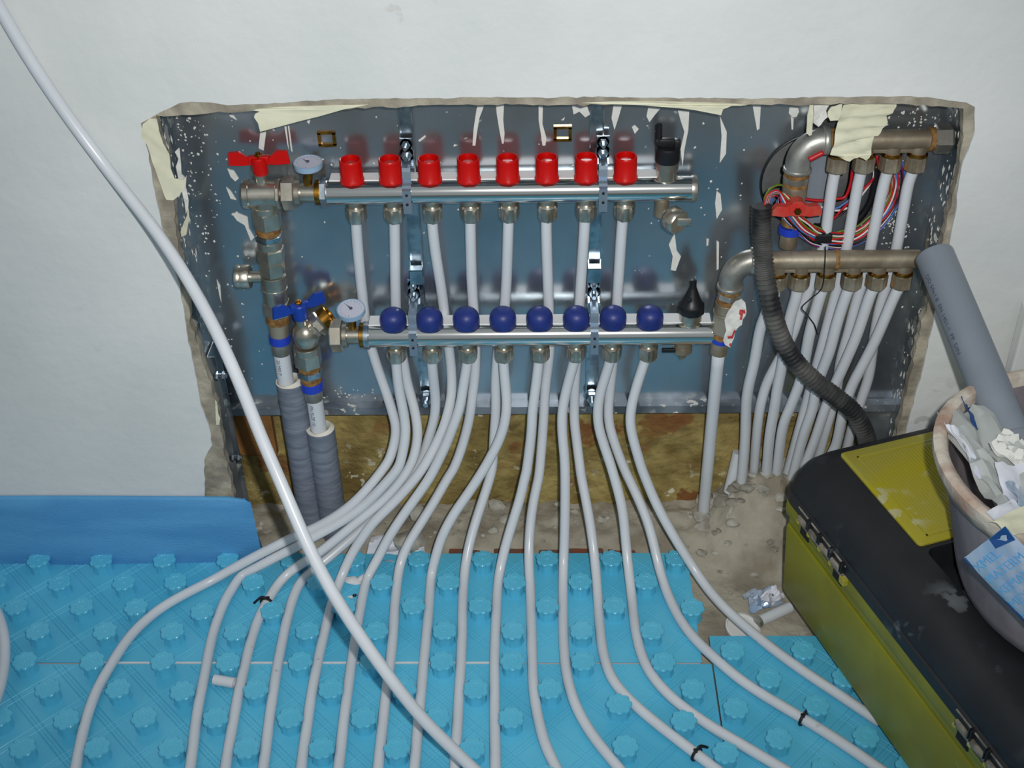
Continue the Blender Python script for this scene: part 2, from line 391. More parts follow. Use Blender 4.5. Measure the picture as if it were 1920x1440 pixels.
obj('bottom_lip', join(bx(XL, XR, YB-.016, YB, ZB-.0012, ZB), bx(XL, XR, YB-.0172, YB-.016, ZB-.012, ZB+.0), bx(XL, XR, YB-.017, YB-.013, ZB-.013, ZB-.012)), lip_m, cab)
for x0 in (XL+.001, XL+.026):
    pass
lg = join(bx(XL+.002, XL+.0035, .045, .085, .005, .34), bx(XL+.0035, XL+.014, .045, .0465, .005, .34), bx(XL+.0035, XL+.010, .0835, .085, .005, .34))
obj('adjustable_leg', lg, galvd_m, cab)
for (a, b) in ((408, 705), (438, 857)):
    c = P(a, b, y=.04)
    obj('leg_bolt', join(cyl((c.x-.008, .040, c.z), (c.x+.013, .040, c.z), .0038, 10), hexn((c.x-.004, .040, c.z), (c.x+.001, .040, c.z), .007), hexn((c.x+.006, .040, c.z), (c.x+.010, .040, c.z), .007)), zinc_m, cab)
# plaster drips on the steel (each its own shape)
def sc(pts, s, ox, oy): return [(a/s+ox, b/s+oy) for a, b in pts]
drips = [sc(q, 2.743, 700, 160) for q in (
 [(535,100),(570,100),(560,130),(545,170),(532,250),(525,310),(510,310),(515,230),(525,160)],
 [(630,95),(672,95),(668,180),(675,250),(670,300),(662,300),(650,240),(635,150)],
 [(850,95),(872,95),(870,200),(890,270),(885,310),(870,310),(860,240),(850,180)],
 [(1020,95),(1100,110),(1115,150),(1090,165),(1060,135),(1030,150)],
 [(1235,100),(1280,100),(1260,170),(1240,230),(1225,170)],
 [(1415,110),(1480,115),(1450,150),(1420,190),(1405,160)],
 [(1565,125),(1625,130),(1620,230),(1600,330),(1590,420),(1580,330),(1600,240),(1580,180)],
 [(1550,760),(1560,850),(1582,880),(1555,955),(1530,950),(1540,880),(1520,820)],
 [(1330,215),(1345,205),(1365,225),(1345,250)], [(230,285),(265,258),(270,265),(240,290)], [(965,180),(985,165),(980,180)])]
drips += [sc(q, 3.43, 1300, 160) for q in (
 [(380,120),(435,120),(425,280),(410,290)], [(620,130),(670,130),(680,170),(665,200),(640,210),(615,180)], [(628,205),(645,205),(642,285),(632,285)],
 [(172,200),(215,300),(210,440),(170,500),(182,330)], [(150,680),(175,700),(185,800),(150,860),(140,760)], [(150,1000),(165,1010),(163,1180),(150,1190)],
 [(85,990),(100,990),(95,1030),(85,1035)])]
drips += [sc(q, 3.43, 240, 160) for q in (
 [(640,540),(680,550),(712,600),(690,618),(660,590)], [(630,655),(660,680),(697,738),(660,730)], [(668,825),(700,820),(768,848),(778,920),(812,980),(790,1000),(750,900),(700,870)],
 [(850,300),(888,300),(872,420),(840,405)], [(570,1250),(592,1290),(600,1400),(585,1340)], [(1005,260),(1018,260),(1035,420),(1025,380)], [(1028,262),(1036,262),(1058,430),(1048,420)],
 [(1150,235),(1165,205),(1172,225),(1165,250)], [(650,185),(680,195),(700,225),(655,200)])]
for i, q in enumerate(drips):
    obj('plaster_drip', patch(q, YB-.0013, .0012, 0, 1, i), plb_m, bp)
# small plaster splashes (uncountable), one part
vs = []; rs = random.Random(3)
for cx, cy, sx, sy, n in ((330, 225, 22, 25, 60), (345, 330, 18, 60, 60), (400, 260, 60, 70, 50), (380, 470, 22, 80, 45), (440, 560, 50, 120, 50), (660, 740, 60, 9, 60), (1700, 230, 40, 30, 60),
                          (1690, 400, 14, 50, 130), (1660, 420, 16, 25, 70), (1780, 240, 20, 30, 50), (800, 300, 300, 70, 50), (1300, 420, 90, 150, 50)):
    for _ in range(n):
        a, b = rs.gauss(cx, sx), rs.gauss(cy, sy); p = P(a, b, y=YB-.0006)
        if not (XL+.004 < p.x < XR-.004 and ZB+.004 < p.z < ZT-.004): continue
        if (p.x-hc.x)**2+(p.z-hc.z)**2 < (hr+.003)**2: continue
        r = rs.uniform(.0005, .0019); k = 6
        ring = [Vector((p.x+r*rs.uniform(.5, 1.3)*math.cos(q*math.pi/3), YB-.0002, p.z+r*rs.uniform(.5, 1.5)*math.sin(q*math.pi/3))) for q in range(k)]
        vs.append((ring+[Vector((p.x, YB-.0011, p.z))], [[q, (q+1) % k, k] for q in range(k)]))
tag(obj('plaster_splashes', join(*vs), plb_m, bp), kind='stuff')
for x, lo_, hi_, n in ((XL+.0005, .22, .72, 120), (XR-.0005, .05, .70, 220)):
    vs = []
    for _ in range(n):
        yy, zz = rs.uniform(.024, .095), rs.uniform(lo_, hi_); r = rs.uniform(.0008, .0045); s = 1 if x < 0 else -1
        ring = [Vector((x, min(.097, max(.022, yy+r*rs.uniform(.3, 1)*math.cos(q*math.pi/3))), min(ZT-.003, zz+r*rs.uniform(.5, 2.2)*math.sin(q*math.pi/3)))) for q in range(6)]
        vs.append((ring+[Vector((x+s*.0012, yy, zz))], [[q, (q+1) % 6, 6] for q in range(6)]))
    tag(obj('plaster_splashes', join(*vs), plb_m, cab), kind='stuff')
# things behind the hole
gd = P(1535, 325, y=.135)
tag(obj('grey_duct', cyl((gd.x, .137, .40), (gd.x, .137, .72), .027, 24), pvc_m), 'grey plastic duct seen through the round hole behind the cabling', 'duct')

# insulation behind and under the cabinet
wool = obj('mineral_wool_slab', gridsheet(0, 1, 0, 1, .02, lambda x, y: 0), wool_m)
bpy.data.objects.remove(wool)
def woolf():
    x0, x1, z0, z1 = -.238, .735, -.035, .245; nx, nz = 110, 36; V, Fs = [], []
    for j in range(nz+1):
        for i in range(nx+1):
            x, z = x0+(x1-x0)*i/nx, z0+(z1-z0)*j/nz
            V.append(Vector((x, .119+.006*vnoise(x*28, z*28)+.003*vnoise(x*90, z*90, 3), z)))
    n = len(V)
    for j in range(nz):
        for i in range(nx):
            a = j*(nx+1)+i; Fs.append([a, a+1, a+nx+2, a+nx+1])
    V += [Vector((x0, .16, z0)), Vector((x1, .16, z0)), Vector((x1, .16, z1)), Vector((x0, .16, z1))]
    Fs += [[n, n+1, n+2, n+3], [0, nx, n+1, n], [nz*(nx+1), nz*(nx+1)+nx, n+2, n+3], [i*(nx+1) for i in range(nz+1)]+[n+3, n], [i*(nx+1)+nx for i in range(nz+1)]+[n+2, n+1]]
    return V, Fs
tag(obj('mineral_wool_slab', woolf(), wool_m, smooth=50), 'ochre mineral wool slab filling the bottom of the niche behind the pipes', 'insulation')
tag(obj('osb_board', bx(-.2365, -.168, .104, .1175, .115, .2215, .001), wood_m), 'orange brown board behind the cabinet leg at the left of the wool', 'board')

# ------------------------------------------------------------ tape and plaster flakes
def flake(name, px, y, label, cat, m=None, **k):
    return tag(obj(name, patch(px, y, **k), m or tape_m, smooth=50), label, cat)
flake('masking_tape', [(470,207),(487,209),(478,214),(476,220),(484,231),(488,247),(560,228),(600,218),(645,205),(692,196),(640,197),(560,199),(500,202)], .004,
      'cream masking tape hanging as a triangle above the red lever valve', 'tape', wob=.0006, th=.0008, sub=1)
flake('masking_tape', [(1090,193),(1180,196),(1240,200),(1300,206),(1352,216),(1356,205),(1372,199),(1400,197),(1350,192),(1250,190),(1150,190)], .004,
      'long thin cream tape strip under the plaster edge above the upper black vent', 'tape', wob=.0006, th=.0008, sub=1)
flake('masking_tape', sc([(540,200),(700,150),(860,160),(960,140),(1075,120),(1070,210),(1030,270),(975,310),(985,370),(930,430),(885,500),(850,515),(830,560),(820,690),(770,760),(740,740),(700,720),(650,735),(600,755),(520,730),(470,715),(405,690),(440,600),(460,500),(470,430),(500,330)], 5.333, 1480, 160), .022,
      'large torn cream tape with white plaster hanging over the upper right-hand distributor', 'tape', wob=.0025, th=.0012)
flake('masking_tape', sc([(205,190),(240,185),(240,300),(232,420),(225,500),(200,510),(172,470),(175,400),(180,300)], 5.333, 1480, 160), .020,
      'narrow cream tape strip hanging beside the big torn tape', 'tape', wob=.0012, th=.001)
flake('masking_tape', sc([(385,270),(420,215),(470,205),(530,185),(520,280),(490,350),(410,355),(385,310)], 5.333, 1480, 160), .020,
      'small cream tape scrap between the narrow strip and the big torn tape', 'tape', wob=.0012, th=.001)
flake('plaster_flake', sc([(245,205),(300,195),(400,205),(370,260),(385,320),(330,370),(290,415),(240,380)], 5.333, 1480, 160), .026,
      'white plaster flake stuck between tape strips above the upper elbow', 'plaster', plb_m, wob=.002, th=.002)
flake('masking_tape', sc([(95,250),(140,215),(185,215),(200,300),(225,370),(265,440),(275,540),(300,600),(350,610),(375,590),(365,650),(330,710),(290,740),(245,735),(200,620),(160,500),(120,380),(85,330)], 3.43, 240, 160), -.0012,
      'torn cream tape and plaster peeling along the left edge of the niche', 'tape', wob=.0009, th=.0012)
flake('masking_tape', sc([(300,430),(330,400),(340,500),(345,570),(375,600),(372,650),(390,740),(385,800),(370,830),(365,760),(350,690),(330,640),(310,520),(325,470)], 3.43, 240, 160), .03,
      'crooked cream tape shred on the left side panel', 'tape', plb_m, wob=.001, th=.001)
flake('masking_tape', sc([(385,780),(395,850),(375,960),(345,975),(335,950),(360,880),(378,840)], 3.43, 240, 160), .045,
      'small cream tape tail hanging below the crooked shred', 'tape', wob=.0006, th=.001)
flake('masking_tape', sc([(150,60),(175,90),(190,240),(215,290),(205,370),(165,370),(160,260)], 6.54, 380, 740), .0035,
      'yellowish tape scrap at the left niche edge near the cabinet leg', 'tape', wob=.0006, th=.001)

# ------------------------------------------------------------ manifolds
PR = .00725
def seg_stack(parent, segs):
    """segs: (name, p0, p1, radius, kind, material)"""
    for (n, p0, p1, r, k, m) in segs:
        vf = hexn(p0, p1, r) if k == 'hex' else cyl(p0, p1, r, 24)
        obj(n, vf, m, parent, smooth=30)
def nut_mesh(mt=nickel_m, r=.0142, L=.027):
    return mesh('compression_nut', join(lathe((0, 0, 0), (0, 0, -1), [(-.006, .0105), (.003, .0105), (.003, .0125), (.006, .0135)], 20),
        lathe((0, 0, 0), (0, 0, -1), [(.005, r*.86), (.008, r), (L-.007, r), (L-.002, r*.86), (L, r*.74), (L, PR+.0004)], 6),
        lathe((0, 0, 0), (0, 0, -1), [(.007, r*.9), (L-.006, r*.9), (L-.0015, r*.80)], 24)), mt, 30)
nutM = nut_mesh()
def cap_red():
    pr = [(0, .0156), (.003, .0156), (.0045, .0146), (.027, .0143), (.0295, .0142), (.0305, .0134), (.030, .0122), (.020, .0116), (.020, .0072), (.0255, .0068), (.0255, 0)]
    v = lathe((0, 0, 0), (0, 0, 1), pr, 36, rfun=lambda a, h: 1+(.045 if (h < .003 and int((a+.01)/(math.pi/9)) % 2) else 0)+(.018 if (.005 < h < .029 and math.sin(18*a) > .3) else 0))
    return mesh('red_cap', v, red_m, 40)
def cap_blue():
    pr = [(0, .0172), (.002, .0180), (.009, .0182)]+[(.0120+.0150*math.sin(t*math.pi/16)*1.0, .0181*math.cos(t*math.pi/16)**.8 if t < 8 else 0) for t in range(0, 9)]
    return mesh('blue_cap', lathe((0, 0, 0), (0, 0, 1), pr, 32, rfun=lambda a, h: 1+.012*(math.sin(20*a) > 0)*(h < .013)), blue_m, 60)
redM, blueM = cap_red(), cap_blue()

YU, YL = .070, .050
zU = P(950, 357, y=YU).z; zL = P(1000, 626, y=YL).z
RU = .0166
upx = [i*.05 for i in range(8)]; lox = [.03875+i*.05 for i in range(8)]
um = root('heating_manifold', (.2, YU, zU), 'polished steel heating manifold with eight red caps, upper of the two', 'manifold')
x0, x1 = P(614, 360, y=YU).x, P(1297, 352, y=YU).x
obj('manifold_tube', cyl((x0, YU, zU), (x1, YU, zU), RU, 40, .001), chrome_m, um, smooth=40)
tag(obj('end_cap', lathe((x1, YU, zU), (1, 0, 0), [(-.001, .0172), (.003, .0176), (.006, .0165), (.0075, .012), (.0075, 0)], 30), nickel_m, um, smooth=40))
sz = zU+RU-.002
obj('label_strip', bx(-.030, .405, YU-.001, YU+.0205, zU+RU-.0006, zU+RU+.0008), strip_m, um)
for i, x in enumerate(upx):
    place('red_cap', redM, um, (x, YU, zU+RU-.0005), (0, 0, i*.4))
    place('compression_nut', nutM, um, (x+.0005, YU, zU-RU+.0005), (0, 0, .5+i*.33))
lm = root('heating_manifold', (.25, YL, zL), 'polished steel heating manifold with eight dark blue caps, lower of the two', 'manifold')
x0, x1 = P(692, 628, y=YL).x, P(1336, 622, y=YL).x
obj('manifold_tube', cyl((x0, YL, zL), (x1, YL, zL), RU, 40, .001), chrome_m, lm, smooth=40)
obj('end_cap', lathe((x1, YL, zL), (1, 0, 0), [(-.001, .0165), (.002, .0166), (.004, .0150), (.005, .012), (.005, 0)], 30), nickel_m, lm, smooth=40)
sz = zL+RU-.002
obj('label_strip', bx(.004, .472, YL-.001, YL+.0225, zL+RU-.0006, zL+RU+.0008), strip_m, lm)
for i, x in enumerate(lox):
    place('blue_cap', blueM, lm, (x, YL, zL+RU-.002), (0, 0, i*.5))
    place('compression_nut', nutM, lm, (x, YL, zL-RU+.0005), (0, 0, .52+i*.21))
# vents
vx = P(1249, 335, y=YU).x
seg_stack(um, [('vent_body', (vx, YU, zU+RU-.003), (vx, YU, zU+RU+.012), .0125, 'c', nickel_m), ('vent_body', (vx, YU, zU+RU+.012), (vx, YU, zU+RU+.022), .0148, 'c', nickel_m)])
z0 = zU+RU+.022
obj('vent_cap', join(lathe((vx, YU, z0), (0, 0, 1), [(0, .0150), (.002, .0158), (.018, .0158), (.020, .0140), (.020, 0)], 28, rfun=lambda a, h: 1+.03*(math.sin(12*a) > .6)),
    box((vx-.004, YU, z0+.026), (.024, .008, .010), bev=.0015), box((vx+.0115, YU, z0+.024), (.008, .010, .012), bev=.0015), cyl((vx-.0115, YU, z0+.022), (vx-.0125, YU, z0+.050), .0042, 12)), black_m, um, smooth=40)
vx = P(1294, 608, y=YL).x; z0 = zL+RU+.017
seg_stack(lm, [('vent_body', (vx, YL, zL+RU-.003), (vx, YL, zL+RU+.006), .0105, 'c', nickel_m), ('vent_body', (vx, YL, zL+RU+.005), (vx, YL, z0), .0150, 'c', nickel_m)])
obj('vent_cap', join(lathe((vx, YL, z0), (0, 0, 1), [(0, .0165), (.002, .0175), (.012, .0172), (.014, .0150), (.024, .0105), (.036, .0060), (.040, .0048), (.049, .0046), (.050, .003), (.050, 0)], 28, rfun=lambda a, h: 1+.05*(math.sin(10*a) > .5)*(h < .014)),
    box((vx-.004, YL-.008, z0+.020), (.006, .006, .014), bev=.001), box((vx+.008, YL-.004, z0+.018), (.005, .005, .010), bev=.001)), black_m, lm, smooth=40)
# drains
dx = P(1240, 400, y=YU).x; dz = zU-RU
seg_stack(um, [('drain_stub', (dx, YU, dz+.002), (dx, YU, dz-.022), .0095, 'c', oldn_m)])
kd = P(1262, 410, y=YU-.016)
obj('drain_knob', join(lathe((dx+.004, YU-.006, kd.z+.003), (kd.x+.008-dx, -.03, -.004), [(0, .006), (.010, .006), (.010, .015), (.013, .0165), (.026, .0165), (.029, .0140), (.029, 0)], 24, rfun=lambda a, h: 1+.06*(math.sin(8*a) > 0)*(h > .011)),
    box((kd.x+.012, YU-.036, kd.z+.006), (.018, .003, .010), bev=.001)), nickel_m, um, smooth=40)
dx = P(1280, 650, y=YL).x
obj('drain_stub', lathe((dx, YL, zL-RU+.003), (0, 0, -1), [(0, .012), (.008, .012), (.008, .0135), (.016, .0135), (.020, .008), (.028, .004), (.028, 0)], 20), oldn_m, lm, smooth=40)
obj('drain_lever', box((dx-.018, YL-.006, zL-RU-.008), (.022, .005, .006), bev=.001), black_m, lm)

def gauge(parent, px, py, y, r, tilt, stem_to, face_lab):
    c = P(px, py, y=y); nrm = Vector((0, -math.sin(tilt), math.cos(tilt)))
    g = obj('gauge_case', lathe(c-nrm*.009, nrm, [(0, r*.80), (.002, r*.97), (.008, r), (.0095, r), (.0098, r*.93), (.0090, r*.90)], 36), dialr_m, parent, smooth=40)
    obj('gauge_dial', lathe(c, nrm, [(-.0002, r*.92), (.0001, r*.91), (.0001, 0)], 36), dial_m, g)
    d, s, t = frame_of(nrm)
    ndir = (_u*.8 - _r*.55); ndir = (ndir - nrm*ndir.dot(nrm)).normalized()
    sd = nrm.cross(ndir)
    a = c+nrm*.0008
    obj('gauge_needle', join(([a+ndir*r*.72, a+sd*r*.07-ndir*.002, a-sd*r*.07-ndir*.002, a+nrm*.0006], [[0, 1, 3], [0, 3, 2], [1, 2, 3], [0, 2, 1]]), cyl(a-nrm*.0004, a+nrm*.0012, r*.12, 12)), ink_m, g)
    ticks = []
    for k in range(15):
        an = math.radians(-130+k*260/14); dd = ndir*math.cos(an)*1+sd*math.sin(an)
        q = c+nrm*.0003+dd*r*.70; e = dd*r*.10; w = nrm.cross(dd)*.0003
        ticks.append(([q-w, q+w, q+e+w, q+e-w], [[0, 1, 2, 3]]))
    tag(obj('dial_markings', join(*ticks), ink_m, g))
    obj('gauge_stem', cyl(stem_to, c-nrm*.009, .0055, 14), brass_m, parent)
    return c
# upper inlet
X = lambda px, py, y: P(px, py, y=y).x
xa = X(614, 360, YU)
seg_stack(um, [('inlet_nut', (X(600, 358, YU), YU, zU), (xa+.001, YU, zU), .0195, 'hex', zinc_m), ('brass_ring', (X(592, 358, YU), YU, zU), (X(601, 358, YU), YU, zU), .0165, 'c', brass_m),
    ('inlet_tee', (X(563, 358, YU), YU, zU), (X(593, 358, YU), YU, zU), .0125, 'c', nickel_m), ('inlet_collar', (X(554, 358, YU), YU, zU), (X(564, 358, YU), YU, zU), .0175, 'c', nickel_m),
    ('union_nut', (X(529, 358, YU), YU, zU), (X(555, 358, YU), YU, zU), .0225, 'hex', nickel_m)])
gx = X(577, 345, YU)
gauge(um, 577, 304, YU-.002, .0185, .08, (gx, YU, zU+.010), '')
xb = X(692, 628, YL)
seg_stack(lm, [('sparkling_seal_ring', (X(683, 628, YL), YL, zL), (xb+.001, YL, zL), .0195, 'c', zinc_m), ('inlet_collar', (X(675, 628, YL), YL, zL), (X(684, 628, YL), YL, zL), .0175, 'c', brass_m),
    ('inlet_tee', (X(648, 628, YL), YL, zL), (X(676, 628, YL), YL, zL), .0125, 'c', nickel_m), ('union_nut', (X(620, 628, YL), YL, zL), (X(644, 628, YL), YL, zL), .0230, 'hex', nickel_m), ('inlet_collar', (X(643, 628, YL), YL, zL), (X(652, 628, YL), YL, zL), .0170, 'c', nickel_m)])
gauge(lm, 658, 579, YL-.004, .0195, .20, (X(660, 610, YL), YL, zL+.010), '')

# red lever ball valve
YC = .068
def zc(px, py, y=YC): return P(px, py, y=y).z
bv = root('ball_valve', (X(497, 358, YC), YC, zU-.02), 'nickel angle ball valve with red butterfly lever, left of the upper manifold', 'valve')
vx0 = X(497, 358, YC)
obj('valve_body', join(cyl((X(462, 358, YC), YC, zU), (X(528, 358, YC), YC, zU), .0175, 30, .003), cyl((X(455, 358, YC), YC, zU), (X(470, 358, YC), YC, zU), .0190, 30, .003),
    cyl((vx0, YC, zU), (vx0, YC, zU-.024), .0170, 30, .002), cyl((X(519, 358, YC), YC, zU), (X(527, 358, YC), YC, zU), .0205, 8, .002)), nickel_m, bv, smooth=35)
sx = X(486, 320, YC)
obj('valve_stem', cyl((sx, YC, zU+.013), (sx, YC, zU+.029), .0075, 16), nickel_m, bv, smooth=35)
def lever(parent, c, ang, m, nut_m):
    R = Matrix.Rotation(ang, 3, 'Z')
    def T(vf): return [R @ Vector(v) + Vector(c) for v in vf[0]], vf[1]
    def wing(s):
        pr = [(s*.008, -.004), (s*.014, .006), (s*.024, .014), (s*.037, .013), (s*.039, -.004), (s*.022, -.005)]
        V = [Vector((x, -.0022, z)) for x, z in pr]+[Vector((x, .0022, z)) for x, z in pr]; n = 6
        return V, [list(range(n)), list(range(n, 2*n))[::-1]]+[[i, (i+1) % n, (i+1) % n+n, i+n] for i in range(n)]
    obj('lever_handle', join(T(wing(1)), T(wing(-1)), T(lathe((0, 0, -.018), (0, 0, 1), [(0, .0085), (.004, .0100), (.022, .0105), (.024, .0090), (.024, 0)], 20)), T(box((0, 0, .003), (.026, .009, .009), bev=.001))), m, parent, smooth=35)
    obj('lever_nut', T(join(hexn((0, 0, .006), (0, 0, .010), .0055), cyl((0, 0, .010), (0, 0, .0125), .003, 10))), nut_m, parent, smooth=30)
lc = P(486, 302, y=YC)
lever(bv, (lc.x, YC, lc.z), .05, red_m, brass_m)
# fittings column under the red valve
cf = root('fitting_column', (X(508, 520, YC), YC, zc(527, 660)), 'nickel and brass pipe fittings stacked under the red lever valve, with a side knob', 'pipe fitting')
cxA, cxB = P(499, 395, y=YC), P(527, 655, y=YC)
def cp(py):
    z = P(499+(py-395)*28/260, py, y=YC).z; t = (z-cxA.z)/(cxB.z-cxA.z); return Vector((cxA.x+(cxB.x-cxA.x)*t, YC, z))
colsegs = [(384, 395, .0185, 'c', nickel_m, 'collar'), (394, 426, .0195, 'hex', nickel_m, 'union_nut'), (426, 437, .0165, 'c', hemp_m, 'brass_ring'), (437, 450, .0185, 'hex', zinc_m, 'steel_nipple'),
  (450, 463, .0165, 'c', nickel_m, 'collar'), (463, 488, .0192, 'hex', nickel_m, 'union_nut'), (488, 515, .0178, 'hex', nickel_m, 'check_valve'), (515, 539, .0172, 'c', nickel_m, 'check_valve'),
  (538, 541, .0180, 'c', nickel_m, 'collar'), (541, 564, .0165, 'c', nickel_m, 'check_valve'), (563, 589, .0192, 'hex', nickel_m, 'union_nut'), (589, 603, .0165, 'c', hemp_m, 'brass_ring'),
  (603, 627, .0140, 'c', oldn_m, 'press_adapter'), (627, 641, .0150, 'c', ring_m, 'blue_ring'), (641, 662, .0128, 'c', iron_m, 'press_sleeve')]
seg_stack(cf, [(n, cp(a), cp(b), r, k, m) for a, b, r, k, m, n in colsegs])
kz = zc(460, 519)
obj('side_knob_stem', cyl((X(468, 519, YC), YC, kz), (cp(520).x, YC, kz), .0080, 16), nickel_m, cf, smooth=35)
obj('side_knob', lathe((X(470, 519, YC), YC, kz), (-1, 0, 0), [(0, .015), (.002, .0165), (.012, .0165), (.0125, .0150), (.016, .0165), (.0195, .0160), (.021, .013), (.021, 0)], 24, rfun=lambda a, h: 1+.05*(math.sin(9*a) > 0)), nickel_m, cf, smooth=40)

# blue lever ball valve
YV = .058
bl = root('ball_valve', (X(580, 640, YV), YV, P(588, 745, y=YV).z), 'nickel ball valve with blue butterfly lever, open brass outlet beside the lower manifold', 'valve')
bc = P(573, 625, y=YV); oc = P(612, 593, y=YV+.012); od = (oc-bc).normalized()
obj('valve_body', join(lathe(bc-Vector((0, 0, .020)), (0, 0, 1), [(0, .010), (.003, .0150), (.012, .0182), (.020, .0188), (.030, .0165), (.036, .010), (.038, .006)], 28),
    lathe(bc, od, [(0, .014), (.016, .016), (.019, .0195), (.027, .0195), (.030, .0170), (.031, .014)], 8)), nickel_m, bl, smooth=35)
obj('brass_outlet', lathe(bc, od, [(.029, .0150), (.043, .0150), (.044, .0138), (.0435, .0110), (.036, .0105)], 26, rfun=lambda a, h: 1), brass_m, bl, smooth=35)
def vp(py):
    a, b = P(575, 655, y=YV), P(589, 748, y=YV); z = P(575+(py-655)*14/93, py, y=YV).z; t = (z-a.z)/(b.z-a.z); return Vector((a.x+(b.x-a.x)*t, YV, z))
seg_stack(bl, [('collar', vp(648), vp(660), .0185, 'c', nickel_m), ('union_nut', vp(659), vp(684), .0198, 'hex', nickel_m), ('brass_ring', vp(684), vp(692), .0160, 'c', hemp_m), ('steel_nipple', vp(692), vp(704), .0180, 'hex', zinc_m),
   ('brass_ring', vp(704), vp(715), .0150, 'c', hemp_m), ('blue_ring', vp(714), vp(729), .0158, 'c', ring_m), ('press_sleeve', vp(729), vp(748), .0130, 'c', iron_m)])
lc = P(561, 577, y=YV-.004)
obj('valve_stem', cyl((lc.x, lc.y, lc.z-.030), (lc.x, lc.y, lc.z-.012), .0070, 14), nickel_m, bl, smooth=35)
lever(bl, lc, .60, bluel_m, brass_m)

# insulated feed pipes
def feed(px, py0, top, sl_top, y, label, txt, tsz):
    a = P(px, py0, y=y); s = P(sl_top[0], sl_top[1], y=y)
    g = root('insulated_feed_pipe', (a.x, y, -.025), label, 'pipe')
    obj('white_pipe', cyl((a.x, y, -.02), (a.x, y, a.z+.002), .0117, 28), pipe_m, g, smooth=40)
    def rf(ang, h): return 1+.005*math.sin(h*330+math.sin(ang)*4+ang)+.004*math.sin(h*90+3*ang)
    V, Fs = lathe((s.x+.002, y+.001, -.022), (0, 0, 1), [(0, .0205)]+[(.004+k*(s.z+.015)/60, .0207) for k in range(60)], 32, rfun=rf)
    Fs = Fs[:-1]
    obj('foam_sleeve', (V, Fs), sleeve_m, g, smooth=60)
    n = 32; top_ = [V[-n+k] for k in range(n)]
    inn = [Vector((a.x, y, p.z)) + (Vector((p.x-s.x-.002, p.y-y-.001, 0)).normalized()*.0128) for p in top_]
    Vc = top_+[p+Vector((0, 0, .003*math.sin(k/5))) for k, p in enumerate([q.lerp(w, .5)+Vector((0, 0, .0025)) for q, w in zip(top_, inn)])]+inn+[p-Vector((0, 0, .02)) for p in inn]
    Fc = [[r*n+k, r*n+(k+1) % n, (r+1)*n+(k+1) % n, (r+1)*n+k] for r in range(3) for k in range(n)]
    obj('cut_foam_end', (Vc, Fc), foamw_m, g, smooth=60)
    fr = Vector((-.35, -1, 0)).normalized(); up = Vector((0, 0, 1)).cross(fr)   # lettering reads downwards
    o = Vector((a.x, y, a.z-.003)) + fr*.0117
    text_on(txt, tsz, o, (0, 0, -1), -up if (Vector((0, 0, -1)).cross(-up)).dot(fr) > 0 else up, ink_m, 'pipe_lettering', g, cylr=.0117)
feed(528, 664, 660, (540, 706), YC, 'white feed pipe in a grey foam sleeve, left and taller of the pair', '20 MM P', .0072)
feed(590, 750, 748, (597, 797), YV, 'white feed pipe in a grey foam sleeve, right and shorter of the pair', 'PN FLZP 10', .0072)

